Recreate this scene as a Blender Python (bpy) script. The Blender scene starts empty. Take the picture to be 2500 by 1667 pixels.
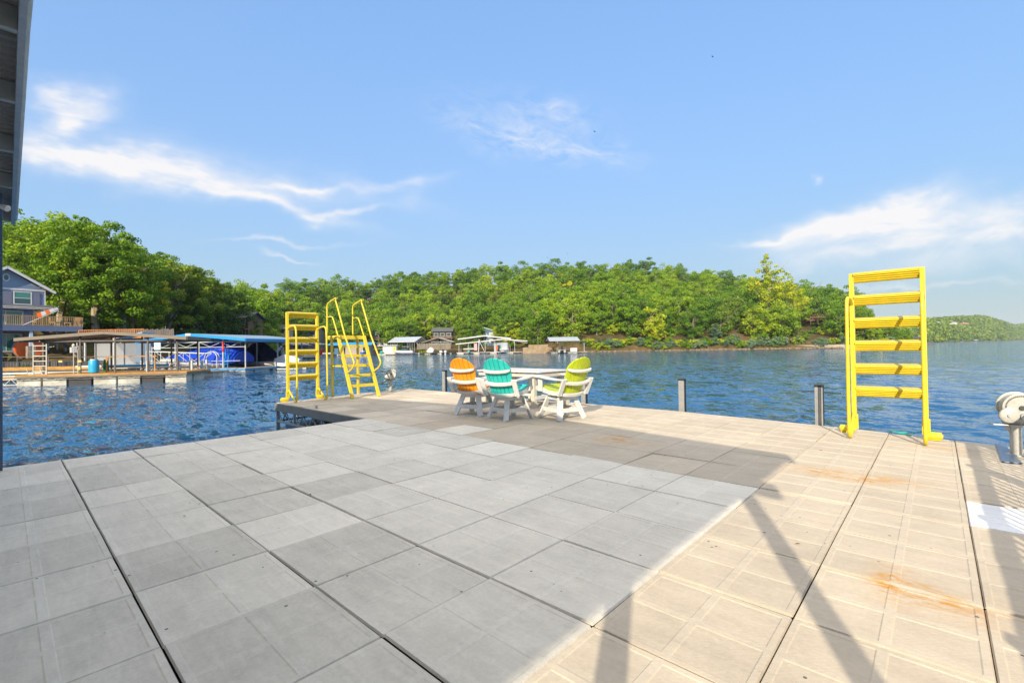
import bpy, bmesh, math, random
import numpy as np
from mathutils import Vector, Matrix
R = math.radians
rnd = random.Random(7)
C = bpy.context.scene.collection
sc = bpy.context.scene

# ------------------------------------------------------------ camera
cam_d = bpy.data.cameras.new('camera'); cam = bpy.data.objects.new('camera', cam_d); C.objects.link(cam)
cr = Vector((.6752, -.7375, -.0145)).normalized(); cf = Vector((.7376, .6751, .01267)).normalized()
cu = cr.cross(cf).normalized(); cr = cf.cross(cu).normalized()
cam.matrix_world = Matrix(((cr.x, cu.x, -cf.x, 0), (cr.y, cu.y, -cf.y, 0), (cr.z, cu.z, -cf.z, 1.35), (0, 0, 0, 1)))
cam_d.sensor_width = 36; cam_d.lens = 36 * 1134 / 2500; cam_d.clip_start = .05; cam_d.clip_end = 12000
sc.camera = cam
sc.render.resolution_x = 1024; sc.render.resolution_y = 682
# ------------------------------------------------------------ sun and exposure
SUN_AZ = (.898, .44); SUN_EL = R(24.5)
sun_d = bpy.data.lights.new('sun', 'SUN'); sun = bpy.data.objects.new('sun', sun_d); C.objects.link(sun)
sun_d.energy = 2.9; sun_d.angle = R(.5); sun_d.color = (1, .88, .70)
L = Vector((SUN_AZ[0] * math.cos(SUN_EL), SUN_AZ[1] * math.cos(SUN_EL), -math.sin(SUN_EL)))
sun.rotation_euler = L.to_track_quat('-Z', 'Y').to_euler(); sun.location = (-20, -10, 30)
sc.view_settings.view_transform = 'Standard'; sc.view_settings.look = 'None'
sc.view_settings.exposure = 1.2; sc.view_settings.gamma = 1
# ------------------------------------------------------------ world: sky texture with cirrus
world = bpy.data.worlds.new('World'); sc.world = world; world.use_nodes = True
def build_world():
    nt = world.node_tree; N = nt.nodes; K = nt.links; N.clear()
    out = N.new('ShaderNodeOutputWorld'); bg = N.new('ShaderNodeBackground'); bg.inputs[1].default_value = .15
    sky = N.new('ShaderNodeTexSky'); sky.sky_type = 'NISHITA'; sky.sun_disc = False
    sky.sun_elevation = SUN_EL; sky.sun_rotation = math.atan2(-SUN_AZ[0], -SUN_AZ[1])
    sky.air_density = 1.0; sky.dust_density = .35; sky.ozone_density = 2.2; sky.altitude = 200
    tc = N.new('ShaderNodeTexCoord')
    def M(op, a, b=None, c=None, clamp=False):
        n = N.new('ShaderNodeMath'); n.operation = op; n.use_clamp = clamp
        for i, v in enumerate((a, b, c)):
            if v is None: continue
            if isinstance(v, (int, float)): n.inputs[i].default_value = v
            else: K.new(v, n.inputs[i])
        return n.outputs[0]
    def dot(v):
        n = N.new('ShaderNodeVectorMath'); n.operation = 'DOT_PRODUCT'; n.inputs[1].default_value = v
        K.new(tc.outputs['Generated'], n.inputs[0]); return n.outputs['Value']
    # bearings on the dome measured about the lake's centre line
    f = M('MAXIMUM', dot((.7377, .6751, 0)), .12); r = M('DIVIDE', dot((.6751, -.7377, 0)), f); e = M('DIVIDE', dot((0, 0, 1)), f)
    def noise(sx, sy, det, rough, ang=0, dist=0, seed=0.):
        cx = N.new('ShaderNodeCombineXYZ')
        ca, sa = math.cos(ang), math.sin(ang)
        K.new(M('MULTIPLY', M('ADD', M('MULTIPLY', r, ca), M('MULTIPLY', e, sa)), sx), cx.inputs[0])
        K.new(M('MULTIPLY', M('SUBTRACT', M('MULTIPLY', e, ca), M('MULTIPLY', r, sa)), sy), cx.inputs[1])
        cx.inputs[2].default_value = seed
        n = N.new('ShaderNodeTexNoise'); n.inputs['Scale'].default_value = 1; n.inputs['Detail'].default_value = det
        n.inputs['Roughness'].default_value = rough; n.inputs['Distortion'].default_value = dist
        K.new(cx.outputs[0], n.inputs['Vector']); return n.outputs['Fac']
    w1 = M('SUBTRACT', noise(3.2, 5, 4, .6, seed=3.1), .5); w2 = M('SUBTRACT', noise(3.2, 5, 4, .6, seed=9.7), .5)
    rw = M('ADD', r, M('MULTIPLY', w1, .30)); ew = M('ADD', e, M('MULTIPLY', w2, .15))
    def ell(px, py, ax, ay, ang, st, soft=1.0):   # px,py in bearing units ; ang in degrees
        ca, sa = math.cos(R(ang)), math.sin(R(ang))
        dx = M('SUBTRACT', rw, px); dy = M('SUBTRACT', ew, py)
        u = M('DIVIDE', M('ADD', M('MULTIPLY', dx, ca), M('MULTIPLY', dy, sa)), ax)
        v = M('DIVIDE', M('SUBTRACT', M('MULTIPLY', dy, ca), M('MULTIPLY', dx, sa)), ay)
        d = M('ADD', M('MULTIPLY', u, u), M('MULTIPLY', v, v))
        g = M('POWER', 2.718, M('MULTIPLY', d, -1.0)); return M('MULTIPLY', g, st)
    def P(x, y): return (x - 1250) / 1134, (866 - .0145 * x - y) / 1134
    def group(items, nz):
        s = None
        for (x, y, ax, ay, ang, st) in items:
            g = ell(*P(x, y), ax / 1134, ay / 1134, ang, st); s = g if s is None else M('ADD', s, g)
        return M('MULTIPLY', s, nz)
    nA = M('MULTIPLY', M('SUBTRACT', noise(3, 16, 7, .62, R(-14), .3), .22), 2.3, clamp=True)
    nB = M('MULTIPLY', M('SUBTRACT', noise(5, 13, 7, .6, R(14), .4, 4.), .2), 2.3, clamp=True)
    nD = M('MULTIPLY', M('SUBTRACT', noise(14, 24, 8, .7, R(-10), .8, 7.), .40), 4, clamp=True)
    cl = M('ADD', group([(150, 370, 200, 40, -13, 1.15), (400, 425, 250, 30, -15, .95), (660, 498, 190, 14, -15, .8), (840, 522, 75, 7, 6, .7),
                         (330, 385, 240, 60, -14, .4), (600, 440, 330, 40, -8, .5), (780, 462, 120, 10, -3, .7), (960, 452, 120, 13, 8, .45), (1010, 475, 30, 40, 0, .25),
                         (160, 250, 90, 38, -4, 1.1), (120, 205, 45, 26, -20, .7), (150, 290, 40, 24, -20, .8), (100, 320, 60, 60, 0, .4), (700, 598, 130, 5, 2, .6), (720, 632, 50, 5, -8, .6)], nA),
             group([(2060, 555, 200, 34, 13, 1.3), (2180, 510, 130, 30, 16, 1.0), (2290, 535, 180, 30, 12, 1.2), (2120, 605, 190, 20, 10, .85),
                    (2450, 560, 130, 34, 14, 1.1), (2350, 630, 230, 34, 6, .45), (2480, 500, 80, 20, 14, .5), (1860, 590, 90, 7, 9, .7), (2250, 700, 260, 9, 3, .5), (2050, 640, 170, 20, 12, .5)], nB))
    cl = M('ADD', cl, group([(1340, 270, 150, 40, -6, .42), (1330, 345, 200, 30, -8, .38), (1200, 320, 130, 30, -12, .3), (1985, 437, 14, 8, 30, .5), (1450, 350, 100, 22, 0, .3)], nD))
    # unseen bright cloud added overhead as neutral fill light for the shaded deck
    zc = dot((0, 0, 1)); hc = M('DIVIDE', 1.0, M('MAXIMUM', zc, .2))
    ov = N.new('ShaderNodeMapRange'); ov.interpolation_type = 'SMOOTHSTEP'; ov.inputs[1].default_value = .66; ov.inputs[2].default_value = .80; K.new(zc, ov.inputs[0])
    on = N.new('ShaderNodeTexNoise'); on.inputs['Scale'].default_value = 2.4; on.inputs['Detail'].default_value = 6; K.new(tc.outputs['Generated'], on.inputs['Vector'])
    fill_veil = M('MULTIPLY', ov.outputs[0], M('MULTIPLY', M('SUBTRACT', on.outputs['Fac'], .28), 3.5, None, True), None, True)
    cl = M('MINIMUM', M('MULTIPLY', cl, .92), .9)
    pale = M('MULTIPLY', M('POWER', 2.718, M('MULTIPLY', M('MAXIMUM', e, 0.0), -5.5)), .6)
    mix = N.new('ShaderNodeMix'); mix.data_type = 'RGBA'; K.new(cl, mix.inputs[0])
    tint = N.new('ShaderNodeMix'); tint.data_type = 'RGBA'; tint.blend_type = 'MULTIPLY'; tint.inputs[0].default_value = 1
    # soft shoulder on the sky's brightness so the pale horizon keeps its colour
    lum = N.new('ShaderNodeRGBToBW'); K.new(sky.outputs[0], lum.inputs[0]); fac = M('DIVIDE', SKYA, M('ADD', 1, M('MULTIPLY', lum.outputs[0], SKYK)))
    vs_ = N.new('ShaderNodeVectorMath'); vs_.operation = 'SCALE'; K.new(sky.outputs[0], vs_.inputs[0]); K.new(fac, vs_.inputs['Scale'])
    K.new(vs_.outputs[0], tint.inputs[6]); tint.inputs[7].default_value = SKYTINT
    pm = N.new('ShaderNodeMix'); pm.data_type = 'RGBA'; K.new(pale, pm.inputs[0]); K.new(tint.outputs[2], pm.inputs[6]); pm.inputs[7].default_value = (1.66, 1.92, 2.28, 1)
    K.new(pm.outputs[2], mix.inputs[6]); mix.inputs[7].default_value = CLOUD
    m2 = N.new('ShaderNodeMix'); m2.data_type = 'RGBA'; K.new(fill_veil, m2.inputs[0]); K.new(mix.outputs[2], m2.inputs[6]); m2.inputs[7].default_value = (6.1, 5.5, 4.7, 1)
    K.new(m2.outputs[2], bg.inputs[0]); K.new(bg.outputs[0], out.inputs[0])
SKYTINT = (.93, .98, 1.0, 1); CLOUD = (2.95, 2.85, 2.8, 1); SKYA = 2.75; SKYK = 1.3
build_world()

# ------------------------------------------------------------ helpers
FH = Vector((.7377, .6751, 0)); RH = Vector((.6751, -.7377, 0)); WZ = -.7
CAMROT = math.atan2(RH.y, RH.x)
def G(x, d, z=WZ):
    p = FH * d + RH * ((x - 1250) / 1134 * d); return Vector((p.x, p.y, z))
def hy(x): return 866 - .0145 * x
def ZY(x, y, d): return 1.35 + (hy(x) - y) / 1134 * d
def interp(x, xs, ys): return float(np.interp(x, xs, ys))

_m = {}
def mat(name, col, rough=.6, metal=0., var=.12, scale=6., bump=0., bscale=40., spec=.5, coat=0., stretch=(1, 1, 1)):
    if name in _m: return _m[name]
    m = bpy.data.materials.new(name); m.use_nodes = True; _m[name] = m
    nt = m.node_tree; b = nt.nodes['Principled BSDF']
    b.inputs['Roughness'].default_value = rough; b.inputs['Metallic'].default_value = metal
    b.inputs['Specular IOR Level'].default_value = spec; b.inputs['Coat Weight'].default_value = coat
    tc = nt.nodes.new('ShaderNodeTexCoord'); mp = nt.nodes.new('ShaderNodeMapping'); mp.inputs['Scale'].default_value = stretch
    nt.links.new(tc.outputs['Object'], mp.inputs[0])
    nz = nt.nodes.new('ShaderNodeTexNoise'); nz.inputs['Scale'].default_value = scale; nz.inputs['Detail'].default_value = 6; nz.inputs['Roughness'].default_value = .65
    nt.links.new(mp.outputs[0], nz.inputs['Vector'])
    rp = nt.nodes.new('ShaderNodeValToRGB'); rp.color_ramp.elements[0].position = .3; rp.color_ramp.elements[1].position = .7
    rp.color_ramp.elements[0].color = [max(0, c * (1 - var)) for c in col] + [1]; rp.color_ramp.elements[1].color = [min(1, c * (1 + var)) for c in col] + [1]
    nt.links.new(nz.outputs['Fac'], rp.inputs[0]); nt.links.new(rp.outputs[0], b.inputs['Base Color'])
    if bump:
        n2 = nt.nodes.new('ShaderNodeTexNoise'); n2.inputs['Scale'].default_value = bscale; n2.inputs['Detail'].default_value = 4
        nt.links.new(mp.outputs[0], n2.inputs['Vector'])
        bp = nt.nodes.new('ShaderNodeBump'); bp.inputs['Strength'].default_value = bump; bp.inputs['Distance'].default_value = .02
        nt.links.new(n2.outputs['Fac'], bp.inputs['Height']); nt.links.new(bp.outputs[0], b.inputs['Normal'])
    return m

class MB:
    def __init__(s): s.v = []; s.f = []; s.m = []; s.mi = 0
    def add(s, vs, fs):
        o = len(s.v); s.v += [tuple(v) for v in vs]; s.f += [tuple(i + o for i in f) for f in fs]; s.m += [s.mi] * len(fs); return s
    def box(s, c, d, rz=0., M4=None):
        x, y, z = d[0] / 2, d[1] / 2, d[2] / 2
        vs = [Vector((a * x, b * y, e * z)) for e in (-1, 1) for b in (-1, 1) for a in (-1, 1)]
        rm = Matrix.Rotation(rz, 3, 'Z') if M4 is None else M4
        return s.add([rm @ v + Vector(c) for v in vs], [(0, 2, 3, 1), (4, 5, 7, 6), (0, 1, 5, 4), (2, 6, 7, 3), (0, 4, 6, 2), (1, 3, 7, 5)])
    def bx(s, x0, x1, y0, y1, z0, z1): return s.box(((x0 + x1) / 2, (y0 + y1) / 2, (z0 + z1) / 2), (abs(x1 - x0), abs(y1 - y0), abs(z1 - z0)))
    def beam(s, p, q, w, h, up=(0, 0, 1)):
        p, q = Vector(p), Vector(q); d = q - p; L_ = d.length
        if L_ < 1e-6: return s
        d.normalize(); u = Vector(up)
        if abs(d.dot(u)) > .98: u = Vector((0, 1, 0)) if abs(d.y) < .9 else Vector((1, 0, 0))
        a = d.cross(u).normalized(); b = a.cross(d).normalized()
        vs = [p + a * i * w / 2 + b * j * h / 2 + d * k * L_ for k in (0, 1) for j in (-1, 1) for i in (-1, 1)]
        return s.add(vs, [(0, 2, 3, 1), (4, 5, 7, 6), (0, 1, 5, 4), (2, 6, 7, 3), (0, 4, 6, 2), (1, 3, 7, 5)])
    def tube(s, pts, r, n=10, cap=True):
        pts = [Vector(p) for p in pts]; rr = r if isinstance(r, (list, tuple)) else [r] * len(pts)
        vs = []; prev = None
        for i, p in enumerate(pts):
            t = (pts[min(i + 1, len(pts) - 1)] - pts[max(i - 1, 0)]).normalized()
            if prev is None:
                a = t.cross(Vector((0, 0, 1)));
                if a.length < .1: a = t.cross(Vector((1, 0, 0)))
            else: a = prev - t * prev.dot(t)
            a.normalize(); prev = a; b = t.cross(a)
            vs += [p + (a * math.cos(2 * math.pi * k / n) + b * math.sin(2 * math.pi * k / n)) * rr[i] for k in range(n)]
        fs = [(i * n + k, i * n + (k + 1) % n, (i + 1) * n + (k + 1) % n, (i + 1) * n + k) for i in range(len(pts) - 1) for k in range(n)]
        if cap: fs += [tuple(range(n))[::-1], tuple((len(pts) - 1) * n + k for k in range(n))]
        return s.add(vs, fs)
    def cyl(s, p, q, r, n=16, r2=None): return s.tube([p, q], [r, r if r2 is None else r2], n)
    def prism(s, poly, ax, t0, t1):   # poly in the plane normal to ax ; (a,b) order: x->(y,z) y->(x,z) z->(x,y)
        k = len(poly)
        def mk(a, b, t): return {'x': (t, a, b), 'y': (a, t, b), 'z': (a, b, t)}[ax]
        vs = [mk(a, b, t0) for a, b in poly] + [mk(a, b, t1) for a, b in poly]
        return s.add(vs, [tuple(range(k))[::-1], tuple(range(k, 2 * k))] + [(i, (i + 1) % k, k + (i + 1) % k, k + i) for i in range(k)])
    def loft(s, rings, close=True, cap=True):
        n = len(rings[0]); o = []; 
        for r_ in rings: o += r_
        fs = [(i * n + k, i * n + (k + 1) % n, (i + 1) * n + (k + 1) % n, (i + 1) * n + k) for i in range(len(rings) - 1) for k in range(n if close else n - 1)]
        if cap: fs += [tuple(range(n))[::-1], tuple((len(rings) - 1) * n + k for k in range(n))]
        return s.add(o, fs)
    def build(s, name, mats, parent=None, bev=0., smooth=False, xf=None):
        me = bpy.data.meshes.new(name); vs = s.v if xf is None else [tuple(xf @ Vector(v)) for v in s.v]
        me.from_pydata(vs, [], s.f)
        if not isinstance(mats, (list, tuple)): mats = [mats]
        for m in mats: me.materials.append(m)
        me.polygons.foreach_set('material_index', s.m)
        bm = bmesh.new(); bm.from_mesh(me)
        bmesh.ops.recalc_face_normals(bm, faces=bm.faces)
        if bev: bmesh.ops.bevel(bm, geom=[e for e in bm.edges if len(e.link_faces) == 2 and e.calc_face_angle() > .6], offset=bev, segments=2, profile=.6, affect='EDGES', clamp_overlap=True)
        bm.to_mesh(me); bm.free()
        if smooth: me.shade_smooth()
        o = bpy.data.objects.new(name, me); C.objects.link(o)
        if parent: o.parent = parent
        if smooth:
            try: me.set_sharp_from_angle(angle=R(38))
            except Exception: pass
        return o
def tag(o, label, cat, group=None, kind=None):
    if label: o['label'] = label
    if cat: o['category'] = cat
    if group: o['group'] = group
    if kind: o['kind'] = kind
    return o
def thing(name, label, cat, loc=(0, 0, 0), rz=0., group=None):
    o = bpy.data.objects.new(name, None); C.objects.link(o); o.location = loc; o.rotation_euler = (0, 0, rz); o.empty_display_size = .1
    return tag(o, label, cat, group)
def copy_tree(o, parent=None):
    c = o.copy(); C.objects.link(c); c.parent = parent
    for ch in list(o.children): copy_tree(ch, c)
    return c
def arc(c, r, a0, a1, n, plane='yz', fixed=0.):
    out = []
    for i in range(n + 1):
        a = R(a0 + (a1 - a0) * i / n); p, q = c[0] + r * math.cos(a), c[1] + r * math.sin(a)
        out.append((fixed, p, q) if plane == 'yz' else (p, fixed, q) if plane == 'xz' else (p, q, fixed))
    return out

# ------------------------------------------------------------ materials
YEL = mat('yellow_paint', (.66, .50, .022), .42, 0, .10, 7, coat=.2, bump=.15, bscale=60)
def chip(m, col, lo, scale):
    nt = m.node_tree; b = nt.nodes['Principled BSDF']; src = b.inputs['Base Color'].links[0].from_socket; tc = [n for n in nt.nodes if n.type == 'TEX_COORD'][0]
    n = nt.nodes.new('ShaderNodeTexNoise'); n.inputs['Scale'].default_value = scale; n.inputs['Detail'].default_value = 9; n.inputs['Roughness'].default_value = .75; nt.links.new(tc.outputs['Object'], n.inputs['Vector'])
    r = nt.nodes.new('ShaderNodeMapRange'); r.inputs[1].default_value = lo; r.inputs[2].default_value = lo + .05; nt.links.new(n.outputs['Fac'], r.inputs[0])
    x = nt.nodes.new('ShaderNodeMix'); x.data_type = 'RGBA'; nt.links.new(r.outputs[0], x.inputs[0]); nt.links.new(src, x.inputs[6]); x.inputs[7].default_value = (*col, 1); nt.links.new(x.outputs[2], b.inputs['Base Color'])
chip(YEL, (.22, .10, .02), .66, 9)
YEL2 = mat('yellow_paint_worn', (.66, .52, .01), .5, 0, .12, 14)
GALV = mat('galvanised_steel', (.42, .44, .46), .42, .7, .12, 12)
STEEL = mat('grey_painted_steel', (.33, .35, .37), .5, .2, .1, 8)
BLUEGREY = mat('bluish_steel', (.12, .17, .25), .4, .3, .15, 8)
FASC = mat('dull_brown_grey_fascia', (.21, .19, .165), .55, .1, .12, 4)
DARK = mat('black_rubber', (.015, .015, .017), .6)
DARKSTEEL = mat('dark_steel', (.05, .055, .06), .5, .3)
WHITE = mat('white_polymer', (.60, .59, .56), .45, 0, .10, 7)
WHITEP = mat('white_paint', (.56, .56, .55), .5, 0, .06, 5)
WARMW = mat('aged_white', (.54, .49, .40), .6, 0, .08, 6)
ORANGE = mat('orange_polymer', (.80, .27, .006), .45, 0, .12, 6)
TEAL = mat('teal_polymer', (.018, .44, .38), .45, 0, .12, 6)
LIME = mat('lime_polymer', (.42, .50, .012), .45, 0, .12, 6)
CHROME = mat('cast_aluminium', (.42, .41, .37), .45, .3, .2, 20)
SLAT = mat('corrugated_underside', (.20, .21, .22), .5, .3, .12, 3)

# ------------------------------------------------------------ lake
def build_water():
    m = bpy.data.materials.new('lake_water'); m.use_nodes = True; nt = m.node_tree; b = nt.nodes['Principled BSDF']; K = nt.links
    b.inputs['Base Color'].default_value = (.012, .085, .195, 1); b.inputs['Roughness'].default_value = .05; b.inputs['IOR'].default_value = 1.333
    tc = nt.nodes.new('ShaderNodeTexCoord'); geo = nt.nodes.new('ShaderNodeNewGeometry'); acc = geo.outputs['Normal']
    def vm(op, a, bb, sc_=None):
        n = nt.nodes.new('ShaderNodeVectorMath'); n.operation = op
        for i, v in enumerate((a, bb)):
            if v is None: continue
            if isinstance(v, tuple): n.inputs[i].default_value = v
            else: K.new(v, n.inputs[i])
        if sc_ is not None: n.inputs['Scale'].default_value = sc_
        return n.outputs[0]
    # wind ripples in four sizes, crests lying across the wind
    for scale, st, rot, k, det in ((.16, (1, .5, 1), -44, .03, 2), (1.3, (1, .28, 1), -44, .26, 3), (3.6, (1, .34, 1), -50, .50, 3), (9, (1, .5, 1), -40, .34, 2)):
        mp = nt.nodes.new('ShaderNodeMapping'); mp.inputs['Scale'].default_value = st; mp.inputs['Rotation'].default_value = (0, 0, R(rot)); K.new(tc.outputs['Object'], mp.inputs[0])
        n = nt.nodes.new('ShaderNodeTexNoise'); n.inputs['Scale'].default_value = scale; n.inputs['Detail'].default_value = det; n.inputs['Roughness'].default_value = .5; n.inputs['Distortion'].default_value = .3
        K.new(mp.outputs[0], n.inputs['Vector']); acc = vm('ADD', acc, vm('SCALE', vm('MULTIPLY', vm('SUBTRACT', n.outputs['Color'], (.5, .5, .5)), (1, 1, 0)), None, k * 2))
    K.new(vm('NORMALIZE', acc, None), b.inputs['Normal'])
    # real waves: a fan of fine mesh over the water in view, flat sheet beyond
    g = np.random.default_rng(11); th0 = math.atan2(FH.y, FH.x); nr, na = 520, 620
    rr = 3.2 * (170 / 3.2) ** (np.arange(nr) / (nr - 1)); aa = th0 + np.linspace(-1.25, 1.25, na); Rr, Aa = np.meshgrid(rr, aa, indexing='ij'); X = Rr * np.cos(Aa); Y = Rr * np.sin(Aa)
    Z = np.zeros_like(X); dr = Rr * (math.log(170 / 3.2) / (nr - 1)) * 1.6; wd = math.atan2(.75, .66)
    for k in range(70):
        lam = .34 * (6 ** g.uniform(0, 1)); a = wd + g.normal(0, .42); kx, ky = math.cos(a) * 2 * math.pi / lam, math.sin(a) * 2 * math.pi / lam
        w = np.clip(lam / dr / 3 - .6, 0, 1); amp = .0034 * lam ** .8 * g.uniform(.5, 1.4); ph = X * kx + Y * ky + g.uniform(0, 6.28); Z += w * amp * (np.sin(ph) + .25 * np.cos(2 * ph))
    Z *= np.clip((170 - Rr) / 30, 0, 1)
    co = np.stack([X, Y, Z + WZ + .012], -1).reshape(-1, 3); idx = np.arange(nr * na).reshape(nr, na); q = np.stack([idx[:-1, :-1], idx[1:, :-1], idx[1:, 1:], idx[:-1, 1:]], -1).reshape(-1, 4)
    me = bpy.data.meshes.new('water'); o0 = len(co); n = 96; r2 = [170, 400, 1500, 7000]; ex = []
    thr = [(0, 2 * math.pi)]
    me.vertices.add(o0); me.vertices.foreach_set('co', co.reshape(-1)); me.loops.add(len(q) * 4); me.loops.foreach_set('vertex_index', q.reshape(-1)); me.polygons.add(len(q)); me.polygons.foreach_set('loop_start', np.arange(0, len(q) * 4, 4)); me.update(calc_edges=True)
    me.polygons.foreach_set('use_smooth', [True] * len(q)); me.materials.append(m); o = bpy.data.objects.new('water', me); C.objects.link(o); tag(o, None, None, None, 'structure')
    mb = MB(); vs = [(0, 0, WZ)]; rr_ = [30, 120, 500, 2000, 7000]
    for r_ in rr_: vs += [(r_ * math.cos(2 * math.pi * k / n), r_ * math.sin(2 * math.pi * k / n), WZ - (.35 if r_ < 150 else 0)) for k in range(n)]
    vs[0] = (0, 0, WZ - .35); fs = [(0, 1 + k, 1 + (k + 1) % n) for k in range(n)]
    for i in range(len(rr_) - 1): fs += [(1 + i * n + k, 1 + (i + 1) * n + k, 1 + (i + 1) * n + (k + 1) % n, 1 + i * n + (k + 1) % n) for k in range(n)]
    mb.add(vs, fs); o = mb.build('lake', m, smooth=True); tag(o, None, None, None, 'structure')
build_water()

# ------------------------------------------------------------ terrain
SX = [-1500, -600, -200, 0, 150, 300, 450, 560, 640, 700, 800, 950, 1100, 1240, 1290, 1400, 1650, 2060, 2150, 2215, 2240]
SD = [60, 46, 44, 45, 48, 53, 66, 84, 112, 145, 170, 178, 178, 172, 153, 158, 172, 180, 186, 195, 205]
TX = [-1500, -200, 0, 50, 160, 213, 320, 372, 446, 531, 595, 660, 744, 797, 882, 1000, 1105, 1170, 1275, 1380, 1490, 1595, 1637, 1754, 1830, 1900, 1977, 2020, 2075, 2130, 2170, 2200, 2215, 2240]
TY = [500, 505, 515, 513, 532, 548, 578, 610, 640, 675, 688, 692, 682, 676, 680, 657, 645, 642, 645, 637, 636, 635, 652, 650, 672, 678, 690, 695, 705, 722, 745, 772, 800, 835]
WX = [-1500, 0, 300, 560, 700, 900, 1900, 2060, 2215, 2240]; WW = [60, 55, 60, 75, 95, 115, 115, 75, 38, 20]
def shore(x): return interp(x, SX, SD)
def ridge(x): return shore(x) + interp(x, WX, WW)
TREEH = 13.5
def ridge_z(x):
    r_ = ridge(x); return max(.6 if x < 2232 else -.8, ZY(x, interp(x, TX, TY), r_) - TREEH)
def ter(x, d):
    s_, r_ = shore(x), ridge(x); zr = ridge_z(x)
    if d < s_: return max(-3, WZ - (s_ - d) * .4)
    f = (d - s_) / (r_ - s_); bank = min(1, (d - s_) / 2.5) * .9
    if f <= 1: z = WZ + bank + max(0, zr - WZ - 1) * (f ** (1.45 if 560 < x < 1290 else 1.45 - (x - 1290) / 200 if 1290 <= x < 1400 else .9)) * (1 - .12 * math.sin(f * math.pi))
    else: z = WZ + .9 + max(0, zr - WZ - 1) * (1 - .35 * min(1, (f - 1)))
    return z
def build_terrain():
    m = bpy.data.materials.new('hillside_soil'); m.use_nodes = True; nt = m.node_tree; b = nt.nodes['Principled BSDF']; b.inputs['Roughness'].default_value = .95; b.inputs['Specular IOR Level'].default_value = .1
    tc = nt.nodes.new('ShaderNodeTexCoord'); n1 = nt.nodes.new('ShaderNodeTexNoise'); n1.inputs['Scale'].default_value = .12; n1.inputs['Detail'].default_value = 8; n1.inputs['Roughness'].default_value = .7
    nt.links.new(tc.outputs['Object'], n1.inputs['Vector']); rp = nt.nodes.new('ShaderNodeValToRGB'); e = rp.color_ramp.elements
    e[0].position = .32; e[0].color = (.035, .05, .012, 1); e[1].position = .72; e[1].color = (.22, .14, .07, 1)
    k = rp.color_ramp.elements.new(.5); k.color = (.10, .075, .03, 1)
    nt.links.new(n1.outputs['Fac'], rp.inputs[0]); nt.links.new(rp.outputs[0], b.inputs['Base Color'])
    xs = list(range(-1500, -200, 100)) + list(range(-200, 2245, 12)); fr = [-.12, -.03, 0, .012, .03, .06, .1, .16, .24, .33, .43, .54, .66, .8, 1, 1.3, 1.8]
    vs = []; fs = []
    for x in xs:
        s_, r_ = shore(x), ridge(x)
        for f in fr:
            d = s_ + (r_ - s_) * f; z = ter(x, d) + (rnd.uniform(-.25, .25) if f > .02 else 0); p = G(x, d, z); vs.append(p)
    n = len(fr)
    for i in range(len(xs) - 1):
        for j in range(n - 1): fs.append((i * n + j, (i + 1) * n + j, (i + 1) * n + j + 1, i * n + j + 1))
    mb = MB(); mb.add(vs, fs); o = mb.build('hillside', m, smooth=True); tag(o, None, None, None, 'structure')
build_terrain()

# ------------------------------------------------------------ foliage
def leaf_mat(name, c0, c1, c2, trans=.3):
    m = bpy.data.materials.new(name); m.use_nodes = True; nt = m.node_tree; K = nt.links; b = nt.nodes['Principled BSDF']; out = nt.nodes['Material Output']
    b.inputs['Roughness'].default_value = .55; b.inputs['Specular IOR Level'].default_value = .25
    at = nt.nodes.new('ShaderNodeAttribute'); at.attribute_name = 'tint'; oi = nt.nodes.new('ShaderNodeObjectInfo')
    ad = nt.nodes.new('ShaderNodeMath'); ad.operation = 'MULTIPLY_ADD'; K.new(oi.outputs['Random'], ad.inputs[0]); ad.inputs[1].default_value = .55; K.new(at.outputs['Fac'], ad.inputs[2])
    rp = nt.nodes.new('ShaderNodeValToRGB'); e = rp.color_ramp.elements; e[0].position = .1; e[0].color = (*c0, 1); e[1].position = 1.0; e[1].color = (*c2, 1)
    k = e.new(.6); k.color = (*c1, 1)
    K.new(ad.outputs[0], rp.inputs[0]); K.new(rp.outputs[0], b.inputs['Base Color'])
    tr = nt.nodes.new('ShaderNodeBsdfTranslucent'); K.new(rp.outputs[0], tr.inputs[0]); mx = nt.nodes.new('ShaderNodeMixShader'); mx.inputs[0].default_value = trans
    K.new(b.outputs[0], mx.inputs[1]); K.new(tr.outputs[0], mx.inputs[2]); K.new(mx.outputs[0], out.inputs[0]); return m
LEAF = leaf_mat('green_leaves', (.05, .13, .010), (.175, .31, .012), (.31, .42, .018))
LEAFD = leaf_mat('dark_green_leaves', (.045, .10, .012), (.11, .20, .016), (.26, .33, .025))
LEAFY = leaf_mat('yellow_green_leaves', (.20, .29, .012), (.36, .44, .014), (.56, .52, .03))
LEAFO = leaf_mat('orange_leaves', (.30, .13, .02), (.50, .24, .03), (.55, .40, .04))
LEAFB = leaf_mat('blue_green_needles', (.06, .12, .06), (.13, .22, .12), (.22, .32, .16))
BARK = mat('grey_brown_bark', (.20, .165, .125), .9, 0, .3, 3, bump=.6, bscale=14, stretch=(1, 1, .2))
BARKL = mat('pale_bark', (.38, .30, .20), .9, 0, .3, 2, bump=.6, bscale=14, stretch=(1, 1, .2))
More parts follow.
